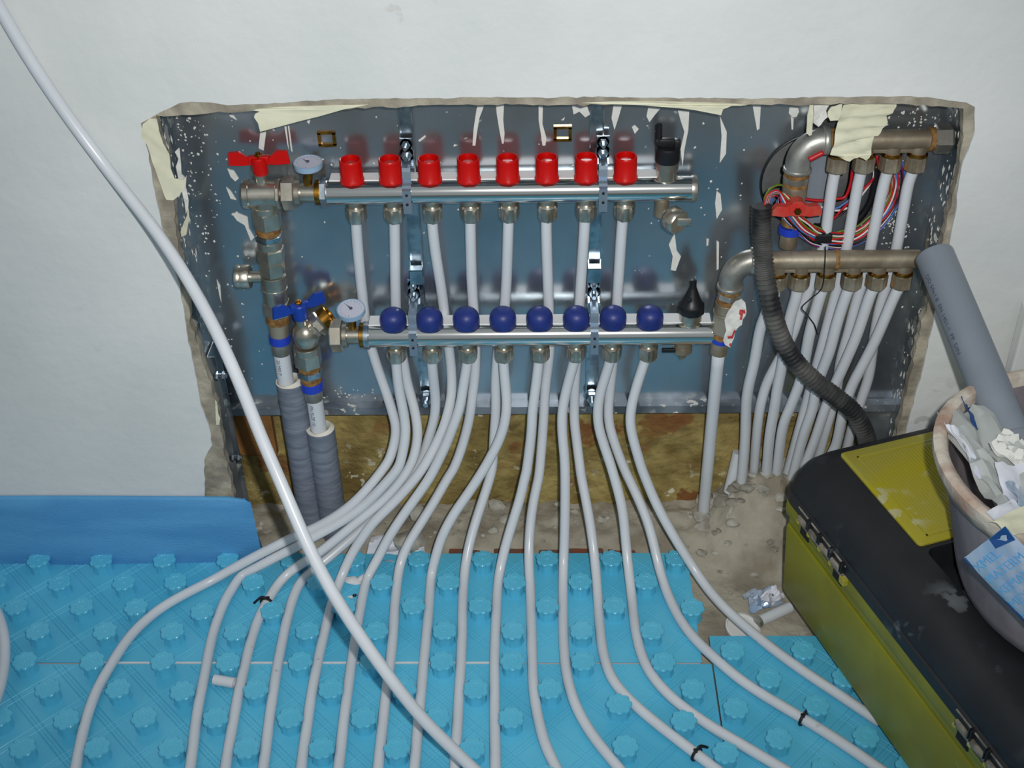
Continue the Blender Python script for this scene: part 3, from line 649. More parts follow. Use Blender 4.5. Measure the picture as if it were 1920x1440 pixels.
# brackets
strapm = mat('strap_steel', (150, 166, 182), .42, .7)
def bracket(xt, pxU, pxL, label):
    g = root('manifold_bracket', (xt, .09, .24), label, 'bracket')
    yb = YB-.0016
    obj('rail', join(bx(xt-.009, xt+.009, yb-.0015, yb, .232, .722), bx(xt-.009, xt-.0075, yb-.010, yb, .232, .722), bx(xt+.0075, xt+.009, yb-.010, yb, .232, .722)), zinc_m, g)
    for (px, py, Y, z) in ((pxU, 357, YU, zU), (pxL, 626, YL, zL)):
        x = P(px, py, y=Y).x; R = RU+.0006; q = [(yb-.010 if Y == YU else yb-.010, z+.034), (Y+.002, z+.033), (Y-.002, z+R+.006)]
        st = [(Y+.004, z+R+.001)] + [(Y-R*math.sin(a), z+R*math.cos(a)) for a in [k*math.pi/14 for k in range(0, 5)]] + [(Y-R-.0012, z+R*.55), (Y-R-.0014, z), (Y-R-.0014, z-R*.8), (Y-R-.0008, z-R-.006), (Y-R+.002, z-R-.007), (Y-.004, z-R-.003)]
        wv = .0055; th = .0014; V, Fs = [], []
        path = [(yb-.010, z+.036), (Y-.004, z+.035), (Y-.005, z+.030), (Y-.006, z+R+.004)] + st[2:]
        for i, (yy, zz) in enumerate(path):
            a = path[max(0, i-1)]; b = path[min(len(path)-1, i+1)]; d = Vector((0, b[0]-a[0], b[1]-a[1])).normalized(); nn = Vector((0, -d.z, d.y))
            for sx_ in (-wv, wv):
                V.append(Vector((x+sx_, yy, zz))); V.append(Vector((x+sx_, yy, zz))+nn*th)
        for i in range(len(path)-1):
            k = i*4
            for (p_, q_) in ((0, 1), (1, 3), (3, 2), (2, 0)): Fs.append([k+p_, k+q_, k+q_+4, k+p_+4])
        Fs += [[0, 1, 3, 2], [len(V)-4, len(V)-3, len(V)-1, len(V)-2]]
        obj('clamp_strap', (V, Fs), strapm, g)
        for zz in (z+.004, z-.009):
            yy = Y-R-.0029
            obj('strap_hole', cyl((x, yy-.0006, zz), (x, yy+.001, zz), .0018, 12), dark_m, g)
        # bolt, wing and spacer above the clamp
        for k, (dz_, rr) in enumerate(((.044, .0075), (.058, .0060))):
            obj('clamp_bolt', join(hexn((x, yb-.018, z+dz_), (x, yb-.011, z+dz_), rr), cyl((x, yb-.028, z+dz_), (x, yb-.010, z+dz_), rr*.45, 12), cyl((x, yb-.0115, z+dz_), (x, yb-.010, z+dz_), rr*1.35, 18)), zinc_m, g, smooth=30)
        obj('clamp_plate', join(bx(x-.008, x+.008, yb-.020, yb-.010, z+.030, z+.0315), bx(x-.008, x+.008, yb-.0115, yb-.010, z+.030, z+.066)), zinc_m, g)
    z = P(775, 505, y=YB-.02).z
    obj('standoff_plate', join(bx(xt-.0085, xt+.0085, yb-.022, yb-.009, z-.001, z+.0005), bx(xt-.0085, xt+.0085, yb-.022, yb-.0205, z-.022, z)), zinc_m, g)
    obj('rail_bolt', join(hexn((xt, yb-.018, .236), (xt, yb-.008, .236), .009), cyl((xt, yb-.010, .236), (xt, yb-.030, .236), .0042, 12), cyl((xt, yb-.0085, .236), (xt, yb-.007, .236), .012, 20)), zinc_m, g, smooth=30)
bracket(.0715, 765, 776, 'zinc-plated bracket rail with two clamps, left of the two holding the manifolds')
bracket(.3135, 1130, 1114, 'zinc-plated bracket rail with two clamps, right of the two holding the manifolds')

# ------------------------------------------------------------ floor heating pipes
UP = {
 1: ([(668,424),(672,480),(679,550),(686,610),(697,655),(712,702),(723,732),(735,770),(742,798),(741,823),(733,853),(723,873),(690,915),(657,948),(623,972),(590,990),(548,1008),(498,1033),(447,1060),(400,1087),(350,1112),(305,1138),(272,1164),(242,1195),(218,1230),(197,1265),(179,1300),(166,1335),(156,1370),(142,1440)]),
 2: ([(740,424),(741,500),(742,560),(745,620),(758,685),(763,715),(772,748),(780,782),(783,815),(778,848),(767,878),(740,915),(707,948),(665,982),(607,1030),(570,1054),(540,1075),(518,1100),(500,1130),(484,1162),(468,1210),(443,1320),(423,1440)]),
 3: ([(811,424),(816,470),(824,520),(830,560),(837,620),(842,655),(846,690),(847,732),(842,765),(833,798),(820,828),(807,853),(787,887),(748,932),(723,957),(698,982),(678,1010),(660,1038),(645,1070),(633,1100),(618,1146),(598,1230),(583,1308),(565,1440)]),
 4: ([(882,424),(884,520),(888,580),(892,640),(891,698),(887,732),(882,773),(875,807),(863,848),(850,880),(840,895),(810,948),(777,1000),(758,1035),(747,1073),(740,1140),(736,1207),(723,1308),(709,1440)]),
 5: ([(953,424),(950,520),(946,580),(936,640),(931,685),(929,723),(930,765),(927,807),(925,850),(922,885),(905,938),(886,997),(875,1045),(869,1095),(867,1157),(866,1207),(861,1300),(853,1440)]),
 6: ([(1024,424),(1027,520),(1029,580),(1032,640),(1028,685),(1023,723),(1020,773),(1018,807),(1012,880),(1008,905),(997,958),(991,1036),(995,1113),(997,1191),(999,1269),(1005,1327),(1021,1393),(1043,1440)]),
 7: ([(1096,424),(1090,520),(1086,580),(1083,650),(1079,700),(1077,757),(1077,790),(1082,832),(1088,880),(1092,905),(1106,977),(1116,1055),(1122,1133),(1126,1191),(1137,1250),(1164,1296),(1219,1347),(1289,1401),(1345,1444)]),
 8: ([(1166,424),(1160,520),(1156,580),(1152,650),(1147,700),(1142,748),(1141,782),(1147,815),(1168,873),(1180,899),(1207,958),(1223,1008),(1238,1074),(1258,1129),(1289,1183),(1336,1230),(1400,1284),(1492,1339),(1571,1388),(1638,1434)])}
LO = {
 1: ([(743,680),(747,723),(755,765),(760,798),(759,823),(753,857),(745,880),(715,915),(682,948),(640,978),(595,1003),(548,1029),(507,1050),(470,1070),(452,1080),(436,1103),(420,1130),(404,1172),(392,1220),(385,1262),(372,1320),(357,1440)]),
 2: ([(810,682),(814,723),(817,757),(813,790),(803,823),(793,857),(777,885),(752,915),(723,945),(690,982),(657,1010),(623,1040),(588,1068),(567,1088),(555,1108),(543,1142),(532,1190),(513,1290),(494,1440)]),
 3: ([(876,682),(869,723),(862,765),(850,798),(837,832),(819,870),(800,905),(765,953),(732,1002),(712,1040),(697,1068),(687,1090),(677,1133),(666,1200),(650,1308),(635,1440)]),
 4: ([(944,682),(948,723),(950,757),(947,790),(937,823),(922,853),(907,880),(878,925),(852,962),(828,1007),(815,1052),(808,1085),(803,1157),(793,1260),(777,1440)]),
 5: ([(1010,680),(1005,723),(998,773),(997,807),(988,880),(984,895),(975,935),(958,989),(943,1043),(933,1098),(929,1191),(927,1269),(929,1440)]),
 6: ([(1076,680),(1065,720),(1055,765),(1054,807),(1058,850),(1060,899),(1059,997),(1056,1074),(1056,1172),(1060,1250),(1076,1316),(1110,1378),(1162,1442)]),
 7: ([(1143,680),(1133,712),(1123,748),(1121,790),(1130,827),(1142,862),(1153,899),(1168,958),(1175,1036),(1184,1113),(1190,1172),(1207,1242),(1250,1300),(1320,1354),(1406,1405),(1465,1440)]),
 8: ([(1208,680),(1195,720),(1184,762),(1182,798),(1192,840),(1203,877),(1210,895),(1231,946),(1266,1010),(1302,1067),(1330,1108),(1367,1148),(1417,1191),(1461,1226),(1522,1269),(1583,1309),(1650,1354)])}
ordn = ['first', 'second', 'third', 'fourth', 'fifth', 'sixth', 'seventh', 'eighth']
ZP = .0085
LAND = {('L', 8): (1030, -.004)}
OFFY = {(True, 1): -.012, (False, 2): .034, (True, 3): -.016, (True, 2): -.010, (False, 4): -.004, (True, 5): .006}
def heating_pipe(px, upper, k):
    Y0 = YU if upper else YL; py_top = px[0][1]; L = 1085.0
    pts = []
    xn = (upx if upper else lox)[k-1]; zn = (zU if upper else zL)-RU-.012
    pts.append(Vector((xn, Y0, zn)));
    for (a, b) in px:
        zz = ZP
        if b >= L:
            pts.append(P(a, b, z=ZP)); continue
        yl = P(a, L, z=ZP).y
        if upper:
            if b < 560: y = Y0 + .010*max(0, (b-430)/130)
            elif b < 700: y = .080
            else:
                t = (b-700)/(L-700); y = .080+(yl-.080)*t**1.55
        else:
            t = max(0, (b-700)/(L-700)); y = Y0+(yl-Y0)*t**1.55
        if 700 < b < L: y += OFFY.get((upper, k), 0)*math.sin(math.pi*(b-700)/(L-700))**.8
        if b <= py_top: y = Y0
        pts.append(P(a, b, y=y))
    d = (pts[-1]-pts[-2]).normalized(); d.z = 0; end = pts[-1]
    if pts[-1].x < .67: pts.append(end+d*.12); pts.append(end+d*.24)
    which = 'red-capped upper' if upper else 'blue-capped lower'
    PIPEPTS.extend([(q.x, q.y) for q in spline(pts, 8) if q.z < .024])
    o = obj('heating_pipe', sweep(pts, PR, 14, 5, smoothit=5), pipe_m, None, smooth=180)
    return tag(o, f'white floor heating pipe from the {ordn[k-1]} outlet, counted from left, of the {which} manifold', 'pipe', 'floor heating pipes from the manifolds')
PIPES = {}; PIPEPTS = []
for k in UP: PIPES['U', k] = heating_pipe(UP[k], True, k)
for k in LO: PIPES['L', k] = heating_pipe(LO[k], False, k)

# loose pipe crossing the picture
dg_ = [((-70, -110), 1.452), ((-20, -20), 1.455), ((3, 22), 1.456), ((60, 118), 1.462), ((130, 222), 1.468), ((215, 335), 1.470), ((290, 430), 1.455), ((350, 520), 1.435), ((405, 620), 1.415), ((450, 720), 1.40), ((490, 820), 1.39), ((533, 920), 1.385),
       ((576, 1020), 1.385), ((620, 1105), 1.39), ((670, 1185), 1.40), ((730, 1270), 1.42), ((790, 1345), 1.44), ((850, 1405), 1.455), ((886, 1440), 1.462), ((960, 1505), 1.475), ((1040, 1565), 1.47)]
_d = []
for (a, b), dd in dg_:
    p = P(a, b, d=dd)
    if p.y > -.010: p = P(a, b, y=-.010)
    if p.z < .030: p = P(a, b, z=.030)
    _d.append(p)
tag(obj('loose_pipe', sweep(_d, .0074, 18, 6, smoothit=4), pipe_m, smooth=180), 'long loose white pipe sagging diagonally across the left in front of everything', 'pipe')
arc = [(-60, 1100), (-28, 1118), (-5, 1150), (7, 1190), (9, 1230), (3, 1275), (-12, 1320), (-45, 1365)]
tag(obj('loose_pipe', sweep([P(a, b, z=.032) for a, b in arc], .0074, 14, 6), pipe_m, smooth=180), 'short bend of white pipe at the left edge of the picture', 'pipe')

# ------------------------------------------------------------ nub mats
A = .096
def nub_mesh():
    lob = lambda a, h: 1+(.17*(abs(math.sin(4*a))-.55) if h > .0155 else .06*(abs(math.sin(4*a))-.5))
    pr = [(0, .0148), (.003, .0138), (.015, .0132), (.0165, .0158), (.0205, .0162), (.0218, .0150), (.0218, .0085), (.0212, .0080), (.0212, .0030), (.0218, .0025), (.0218, 0)]
    return mesh('nub', lathe((0, 0, 0), (0, 0, 1), pr, 56, rfun=lob), mat_m, 45)
nubM = nub_mesh(); NUBS = []
def ridges(x0, x1, y0, y1, ox, oy, lim=-.66):
    y0 = max(y0, lim); out = []
    for s in (1, -1):
        c0 = ox + s*oy + A/2                       # lines x + s*y = c0 + k*A
        lo_ = min(x0+s*y0, x0+s*y1); hi_ = max(x1+s*y0, x1+s*y1); k = math.floor((lo_-c0)/A)
        while c0+k*A < hi_:
            for off in (-.0065, 0, .0065):
                c = c0+k*A+off
                # param by y
                ya, yb2 = y0, y1
                xa_, xb_ = c-s*ya, c-s*yb2
                pts = []
                def clip():
                    a, b = Vector((xa_, ya)), Vector((xb_, yb2)); t0, t1 = 0., 1.; d = b-a
                    for lo2, hi2, ax_ in ((x0+.004, x1-.004, 0), (y0+.004, y1-.004, 1)):
                        if abs(d[ax_]) < 1e-9: continue
                        u0, u1 = (lo2-a[ax_])/d[ax_], (hi2-a[ax_])/d[ax_]
                        t0, t1 = max(t0, min(u0, u1)), min(t1, max(u0, u1))
                    return (a+d*t0, a+d*t1) if t1 > t0 else None
                cc = clip()
                if not cc: continue
                a, b = cc
                if (b-a).length < .01: continue
                d = (b-a).normalized(); n = Vector((-d.y, d.x))*(.0011 if off else .0008); h = .0011 if off else .0006
                zs = .0001
                V = [Vector((*(a-n), zs)), Vector((*(a+n), zs)), Vector((*(b+n), zs)), Vector((*(b-n), zs)), Vector((*(a), zs+h)), Vector((*(b), zs+h))]
                out.append((V, [[0, 4, 5, 3], [1, 2, 5, 4], [0, 1, 4], [2, 3, 5]]))
            k += 1
    return join(*out)
def panel(label, x0, x1, y0, y1, ox, oy, rows, cols, par=0, skip=lambda x, y: False, top=0.):
    g = root('nub_mat_panel', ((x0+x1)/2, (y0+y1)/2, -.029), label, 'insulation mat', 'blue nub mat panels on the floor')
    obj('sheet', bx(x0, x1, y0, y1, -.0015, 0, .0006), mat_m, g)
    obj('foam_backing', bx(x0+.002, x1-.002, y0+.002, y1-.002, -.0295, -.0015), eps_m, g)
    tag(obj('moulded_ridges', ridges(x0, x1, y0, y1, ox, oy), mat_m, g), kind='stuff')
    n = 0
    for j in rows:
        for i in cols:
            x = ox+(i+(.5 if j % 2 else 0))*A; y = oy-j*A/2
            if x < x0+.012 or x > x1-.004 or y < y0+.010 or y > y1-.008 or skip(x, y): continue
            for _ in range(3):
                for q in PIPEPTS:
                    dx, dy = x-q[0], y-q[1]; dd = math.hypot(dx, dy)
                    if 1e-6 < dd < .0215: x += dx/dd*(.0215-dd)*.7; y += dy/dd*(.0215-dd)*.7
            if any(math.hypot(x-q[0], y-q[1]) < .0165 for q in PIPEPTS) or any(math.hypot(x-q[0], y-q[1]) < .045 for q in NUBS): continue
            NUBS.append((x, y))
            place('nub', nubM, g, (x, y, 0), (0, 0, (i*7+j*3) % 5*.1)); n += 1
    # small dimples in the free squares
    return n
xAr = .447
panel('blue nub mat panel along the wall, its end showing beside the bare concrete', -1.6, xAr+.012, -.2085, .008, -.5214, -.0245, range(0, 4), range(-4, 12))
tag(obj('mat_joint_strip', bx(-.40, .20, -.2110, -.2088, -.012, .0016), eps_m), 'thin white foam line showing in the joint between the nub mat panels', 'foam strip')
panel('blue nub mat panel in front of the joint, under most of the pipes', -1.6, .4715, -1.25, -.2112, -.4731, -.2238, range(0, 10), range(-5, 12))
c0 = P(1363, 1222, z=.02)
yC = P(1420, 1192, z=0).y
panel('blue nub mat panel at the right, running under the toolbox', .4735, 1.9, -1.25, yC, c0.x, c0.y, range(0, 10), range(0, 5))

# foam edge strip against the wall
def edge_foam():
    pts = [(P(-40+k*25, 930, y=0).x) for k in range(0)]
    xs = [-1.6]+[-.70+.02*i for i in range(26)]+[-.1885]; V, Fs = [], []
    for x in xs:
        w = .0022*math.sin(x*17)+.0012*math.sin(x*43); zt = .128+.0016*math.sin(x*9)-(.0 if x < -.21 else .004)
        sl = 0 if x < -.20 else 0
        for (yy, zz) in ((-.010+w*.3, -.028), (-.016+w, .03), (-.012+w, .08), (-.0095, zt-.003), (-.0075, zt), (-.0035, zt), (-.0015, zt-.002), (-.0015, -.028)):
            V.append(Vector((x+(0 if x < -.19 else -.004+.02*max(0, (.10-zz))/.1*0), yy, zz)))
    m = 8
    for i in range(len(xs)-1):
        for k in range(m): a = i*m+k; b = i*m+(k+1) % m; Fs.append([a, b, b+m, a+m])
    Fs += [list(range(m)), [len(V)-m+k for k in range(m)]]
    # slanted free end
    e = len(V)-m
    for k in range(m):
        z = V[e+k].z; V[e+k].x = -.187+(.128-z)/.128*.006 - (.008 if z > .12 else 0)
    return V, Fs
tag(obj('edge_foam_strip', edge_foam(), foam_m, smooth=60), 'blue foam expansion strip standing against the wall base at the left', 'insulation strip')

# ------------------------------------------------------------ right-hand riser distributors
YD, YE = .040, .068     # lower, upper distributor
def elbow_path(c, r, n=9):  # from +x end, bend to -z
    return [Vector((c.x+r-r*math.sin(t*math.pi/2/(n-1)), c.y, c.z-r+r*math.cos(t*math.pi/2/(n-1)))) for t in range(n)]
nutR = mesh('riser_nut', join(lathe((0, 0, 0), (0, 0, -1), [(-.006, .0105), (.004, .0105)], 18), lathe((0, 0, 0), (0, 0, -1), [(.007, .0120), (.009, .0142), (.026, .0142), (.028, .0125), (.028, .0085)], 6), lathe((0, 0, 0), (0, 0, -1), [(.008, .0128), (.026, .0130), (.028, .0118)], 20)), oldn_m, 30)
ringR = mesh('brass_ring', lathe((0, 0, 0), (0, 0, -1), [(.0035, .0110), (.0045, .0128), (.0072, .0128), (.0080, .011)], 22), brass_m, 30)
def distributor(Y, zc_, xs0, xs1, elc, label, nuts, plug):
    g = root('riser_distributor', ((xs0+xs1)/2, Y, zc_), label, 'manifold')
    obj('distributor_bar', join(cyl((xs0, Y, zc_), (xs1, Y, zc_), .0125, 28, .001), bx(xs0+.02, xs1-.008, Y-.006, Y+.006, zc_-.016, zc_-.010, .001)), oldn_m, g, smooth=40)
    ep = elbow_path(Vector((elc.x, Y, zc_)), .030)
    obj('elbow', join(sweep([Vector((xs0+.004, Y, zc_))]+ep+[ep[-1]-Vector((0, 0, .010))], .0160, 22, 2), cyl((xs0-.004, Y, zc_), (xs0+.004, Y, zc_), .0182, 26, .001), cyl(ep[-1]-Vector((0, 0, .006)), ep[-1]-Vector((0, 0, .012)), .0180, 26, .001)), iron_m, g, smooth=60)
    obj('hemp_ring', cyl((xs0+.004, Y, zc_), (xs0+.011, Y, zc_), .0155, 22), hemp_m, g, smooth=40)
    for x in nuts:
        place('brass_ring', ringR, g, (x, Y, zc_-.014)); place('riser_nut', nutR, g, (x, Y, zc_-.014), (0, 0, .5+x*9))
    return g, ep[-1]-Vector((0, 0, .012))
zE = P(1640, 262, y=YE).z; zD = P(1560, 487, y=YD).z
nE = [P(a, 312, y=YE).x for a in (1569, 1618, 1668, 1716)]
g, e1 = distributor(YE, zE, P(1548, 264, y=YE).x, P(1752, 262, y=YE).x, P(1497, 300, y=YE), 'tarnished four-outlet riser distributor behind the torn tape, upper of the right-hand pair', nE, True)
hx = P(1750, 262, y=YE).x; hx2 = P(1787, 264, y=YE).x
obj('hemp_ring', cyl((hx-.006, YE, zE), (hx+.001, YE, zE), .0150, 22), hemp_m, g, smooth=40)
obj('end_plug', hexn((hx, YE, zE), (min(hx2, XR-.003), YE, zE), .0185, .003), iron_m, g)
zz_ = e1.z
seg_stack(g, [('hemp_ring', e1, e1-Vector((0, 0, .006)), .0160, 'c', hemp_m), ('steel_nipple', e1-Vector((0, 0, .006)), e1-Vector((0, 0, .014)), .0165, 'c', iron_m), ('hemp_ring', e1-Vector((0, 0, .014)), e1-Vector((0, 0, .019)), .0160, 'c', hemp_m)])
rv = root('ball_valve', e1-Vector((0, 0, .10)), 'old ball valve with dusty red lever under the upper right-hand elbow, half hidden by cables', 'valve')
seg_stack(rv, [('valve_body', e1-Vector((0, 0, .019)), e1-Vector((0, 0, .036)), .0160, 'c', oldn_m), ('valve_body', e1-Vector((0, 0, .036)), e1-Vector((0, 0, .066)), .0150, 'hex', oldn_m), ('hemp_ring', e1-Vector((0, 0, .066)), e1-Vector((0, 0, .076)), .0125, 'c', hemp_m),
   ('blue_ring', e1-Vector((0, 0, .078)), e1-Vector((0, 0, .088)), .0145, 'c', ring_m), ('press_sleeve', e1-Vector((0, 0, .088)), e1-Vector((0, 0, .108)), .0115, 'c', oldn_m)])
rl = P(1494, 388, y=.036)
wv_ = []
for s in (-1, 1):
    pr = [(s*.004, .008), (s*.014, .003), (s*.026, .004), (s*.031, -.002), (s*.031, -.009), (s*.016, -.011), (s*.004, -.009)]
    V = [Vector((rl.x+a, rl.y-.006, rl.z+b)) for a, b in pr]+[Vector((rl.x+a, rl.y+.004, rl.z+b)) for a, b in pr]; n = 7
    wv_.append((V, [list(range(n)), list(range(n, 2*n))[::-1]]+[[i, (i+1) % n, (i+1) % n+n, i+n] for i in range(n)]))
obj('lever_handle', join(*wv_, cyl((rl.x, rl.y-.007, rl.z), (rl.x, rl.y+.010, rl.z), .0105, 18)), redp_m, rv, smooth=35)
obj('lever_nut', hexn((rl.x, rl.y-.011, rl.z-.002), (rl.x, rl.y-.006, rl.z-.002), .005), brass_m, rv)
obj('valve_stem', cyl((rl.x, rl.y+.008, rl.z), (e1.x, YE-.008, rl.z), .006, 12), oldn_m, rv)
nD = [P(a, 530, y=YD).x for a in (1455, 1498, 1547, 1596, 1643, 1690)]
g2, e2 = distributor(YD, zD, P(1412, 487, y=YD).x, P(1724, 485, y=YD).x, P(1372, 510, y=YD), 'tarnished six-outlet riser distributor, lower of the right-hand pair', nD, False)
obj('hemp_ring', cyl((P(1564, 487, y=YD).x, YD, zD), (P(1571, 487, y=YD).x, YD, zD), .0140, 22), hemp_m, g2, smooth=40)
dn = (P(1350, 655, y=YD)-P(1372, 535, y=YD)).normalized()
def ep2(t): return e2+dn*t
seg_stack(g2, [('hemp_ring', ep2(-.002), ep2(.006), .0155, 'c', hemp_m), ('steel_nipple', ep2(.006), ep2(.016), .0160, 'hex', iron_m), ('hemp_ring', ep2(.016), ep2(.022), .0155, 'c', hemp_m)])
rw = root('ball_valve', ep2(.10), 'tarnished ball valve covered by white tape at the left end of the lower distributor', 'valve')
seg_stack(rw, [('valve_body', ep2(.022), ep2(.036), .0160, 'c', oldn_m), ('valve_collar', ep2(.036), ep2(.039), .0175, 'c', oldn_m), ('valve_body', ep2(.039), ep2(.070), .0158, 'hex', oldn_m), ('hemp_ring', ep2(.070), ep2(.078), .0130, 'c', hemp_m), ('blue_ring', ep2(.078), ep2(.084), .0140, 'c', ring_m), ('press_sleeve', ep2(.084), ep2(.104), .0118, 'c', oldn_m)])
tp = tag(obj('valve_tape', patch(sc([(330,690),(390,670),(430,710),(440,790),(430,850),(400,880),(395,940),(350,960),(330,1000),(310,1090),(270,1165),(220,1150),(195,1090),(230,1000),(215,900),(230,830),(280,760)], 5.54, 1320, 440), YD-.022, .002, .0018), plb_m, smooth=50),
   'ragged white tape with red marks wrapped on the valve left of the black conduit', 'tape')
for q in ([(375,790),(425,780),(430,820),(410,815),(395,880),(370,880),(380,840),(365,830)], [(245,1060),(290,1055),(315,990),(330,1000),(310,1060),(300,1085),(250,1085)], [(262,1135),(285,1130),(280,1160),(262,1155)]):
    obj('red_print', patch(sc(q, 5.54, 1320, 440), YD-.0245, .0006, .0018, 1), rdp_m, tp)
# riser pipes
e3 = ep2(.100); b0 = P(1319, 958, y=.084)
tag(obj('riser_pipe', sweep([e3, e3.lerp(b0, .5), b0, b0+(b0-e3).normalized()*.06], .0088, 18, 6), pipe_m, smooth=180), 'thick white riser pipe standing left of the others, below the taped valve', 'pipe', 'riser pipes at the right')
lowr = {0: [(1450,560),(1427,610),(1415,677),(1400,743),(1397,827),(1390,905)], 1: [(1492,560),(1480,602),(1468,677),(1458,727),(1453,760),(1443,818),(1438,878)],
 2: [(1537,557),(1520,618),(1513,652),(1502,710),(1483,760),(1467,802),(1458,872)], 3: [(1585,557),(1568,610),(1555,660),(1533,718),(1523,768),(1508,810),(1492,870)],
 4: [(1630,557),(1607,627),(1582,685),(1552,752),(1530,818),(1512,865)], 5: [(1676,557),(1643,635),(1613,693),(1598,722),(1582,768),(1570,827),(1560,850)]}
names = ['first', 'second', 'third', 'fourth', 'fifth', 'sixth']
for k, px in lowr.items():
    n = len(px); pts = [Vector((nD[k], YD, zD-.030)), Vector((nD[k]-.001, YD, zD-.042))]+[P(a, b, y=.040+.020*min(1, max(0, (b-560)/190))+.024*min(1, max(0, (b-765)/110))) for i, (a, b) in enumerate(px)]
    pts.append(pts[-1]+(pts[-1]-pts[-2]).normalized()*.08)
    tag(obj('riser_pipe', sweep(pts, .0076, 14, 5, smoothit=2), pipe_m, smooth=180), f'white riser pipe under the {names[k]} outlet of the lower right-hand distributor', 'pipe', 'riser pipes at the right')
upr = {0: [(1560,350),(1553,400),(1546,450),(1530,510),(1503,577),(1485,630),(1458,680),(1438,718),(1426,760),(1420,802),(1415,862)], 1: [(1608,350),(1599,400),(1588,460),(1575,520),(1560,577),(1543,643),(1533,680),(1520,727),(1500,800),(1480,872)],
 2: [(1657,345),(1645,400),(1633,460),(1620,520),(1605,568),(1590,627),(1576,677),(1567,740),(1550,800),(1535,855)], 3: [(1703,345),(1693,400),(1681,465),(1666,525),(1650,575),(1638,640),(1630,700),(1618,740),(1600,793),(1588,840)]}
for k, px in upr.items():
    n = len(px); pts = [Vector((nE[k], YE, zE-.030)), Vector((nE[k]-.001, YE, zE-.040))]
    for i, (a, b) in enumerate(px):
        pts.append(P(a, b, y=.068+.008*min(1, max(0, (b-560)/150))+.021*min(1, max(0, (b-770)/90))))
    pts.append(pts[-1]+(pts[-1]-pts[-2]).normalized()*.09)
    tag(obj('riser_pipe', sweep(pts, .0074, 14, 5, smoothit=2), pipe_m, smooth=180), f'white riser pipe under the {names[k]} outlet of the upper distributor, passing behind the lower', 'pipe', 'riser pipes at the right')
tag(obj('pipe_stub', cyl(P(1384, 848, y=.104), P(1366, 922, y=.094), .0085, 16), pipe_m, smooth=40), 'short white pipe stub with blue marks half buried beside the thick riser', 'pipe')
bs = P(1380, 885, y=.058)

# ------------------------------------------------------------ cables and conduit
cpx = [(1428,386),(1427,430),(1431,480),(1437,530),(1450,590),(1468,640),(1495,682),(1530,716),(1567,744),(1600,772),(1620,806),(1628,840),(1630,875)]
cy = [.030,.026,.018,.008,.002,0,0,0,-.002,-.004,-.006,-.01,-.012]
csp = spline([P(a, b, y=y) for (a, b), y in zip(cpx, cy)], 26)
cond = obj('corrugated_conduit', sweep(csp, .0122, 14, 0, rf=lambda i: 1.06 if i % 4 < 2 else .90), conduit_m, smooth=30)
tag(cond, 'thick black corrugated conduit curving down in front of the riser pipes to the toolbox', 'conduit')
def wire(px, ys, col, r=.0012, name='wire', label=None):
    n = len(px); pts = [P(a+(rs.uniform(-2.4, 2.4) if 3 < i < n-1 else 0), b+(rs.uniform(-2.4, 2.4) if 3 < i < n-1 else 0), y=(ys[0]+(ys[1]-ys[0])*i/(n-1))) for i, (a, b) in enumerate(px)]
    o = obj(name, sweep(pts, r, 6, 5), wire_ms[col], smooth=180)
    return tag(o, label or f'thin {col} wire looping behind the right-hand riser pipes', 'wire', f'thin {col} wires behind the riser pipes')
zw = lambda pts: [(a/5.143+1400, b/5.143+200) for a, b in pts]
def shift(pts, k): # widen/narrow a loop about the hole centre
    return [(1570+(a-1570)*(1+k), 350+(b-350)*(1+k)) for a, b in pts]
LO_ = ['first','second','third','fourth','fifth','sixth','seventh','eighth','ninth','tenth','eleventh','twelfth']
baseloop = [(1432,392),(1440,368),(1460,356),(1474,376),(1486,402),(1509,426),(1530,440),(1555,448),(1585,447),(1614,437),(1635,420),(1657,394),(1673,362),(1674,325),(1662,290)]
for i, (c, k) in enumerate([('red', 0), ('white', .035), ('blue', .07), ('red', .10), ('green', -.04), ('white', -.07), ('red', -.10), ('black', .13), ('white', .15), ('purple', .17), ('blue', .19), ('green', -.13)]):
    sh = shift(baseloop[3:], k); ks = sorted([0,.035,.07,.10,-.04,-.07,-.10,.13,.15,.17,.19,-.13]); wire([(1432+i*.8, 392), (1438+i, 368-i*.3), (1458+i, 357+i*.8)]+sh, (.032+.001*i, .092-.001*(i % 4)), c, label=f'thin {c} wire, {LO_[ks.index(k)]} from the inside of the cable loop behind the risers')
wire(zw([(200,960),(250,860),(400,860),(540,885),(700,900),(850,900),(940,870),(985,780),(1010,640),(1030,520)]), (.085, .092), 'red', .0022, label='thick red wire running up between the first and second upper riser pipes')
wire(zw([(170,960),(240,840),(380,900),(540,930),(700,960),(850,1000),(970,980),(1060,930)]), (.086, .092), 'white', .0016, label='white wire running level behind the red lever valve to the second upper riser')
wire(zw([(220,950),(300,830),(450,880),(700,985),(850,975),(940,930),(1040,860)]), (.086, .092), 'blue', .0016, label='light blue wire between the first and second upper riser pipes')
wire(zw([(820,1100),(930,980),(1060,850),(1200,720),(1260,600),(1255,470)]), (.090, .088), 'red', .0018, label='red wire rising steeply between the second and third upper riser nuts')
wire(zw([(1080,890),(1180,760),(1225,660),(1215,520)]), (.090, .088), 'white', .0014, label='short white wire right of the second upper riser pipe')
wire(zw([(1030,1130),(1140,1010),(1210,860),(1240,700),(1250,560)]), (.093, .090), 'black', .0050, label='thick black cable curving behind the second and third upper riser pipes')
wire(zw([(180,940),(175,880),(220,800),(310,755),(420,780)]), (.034, .08), 'green', .0016, label='yellow-green wire arching out of the top of the black conduit')
wire(zw([(1090,1250),(1200,1120),(1330,950),(1400,800),(1420,660)]), (.088, .090), 'white', .0018, label='thicker white wire just right of the third upper riser pipe')
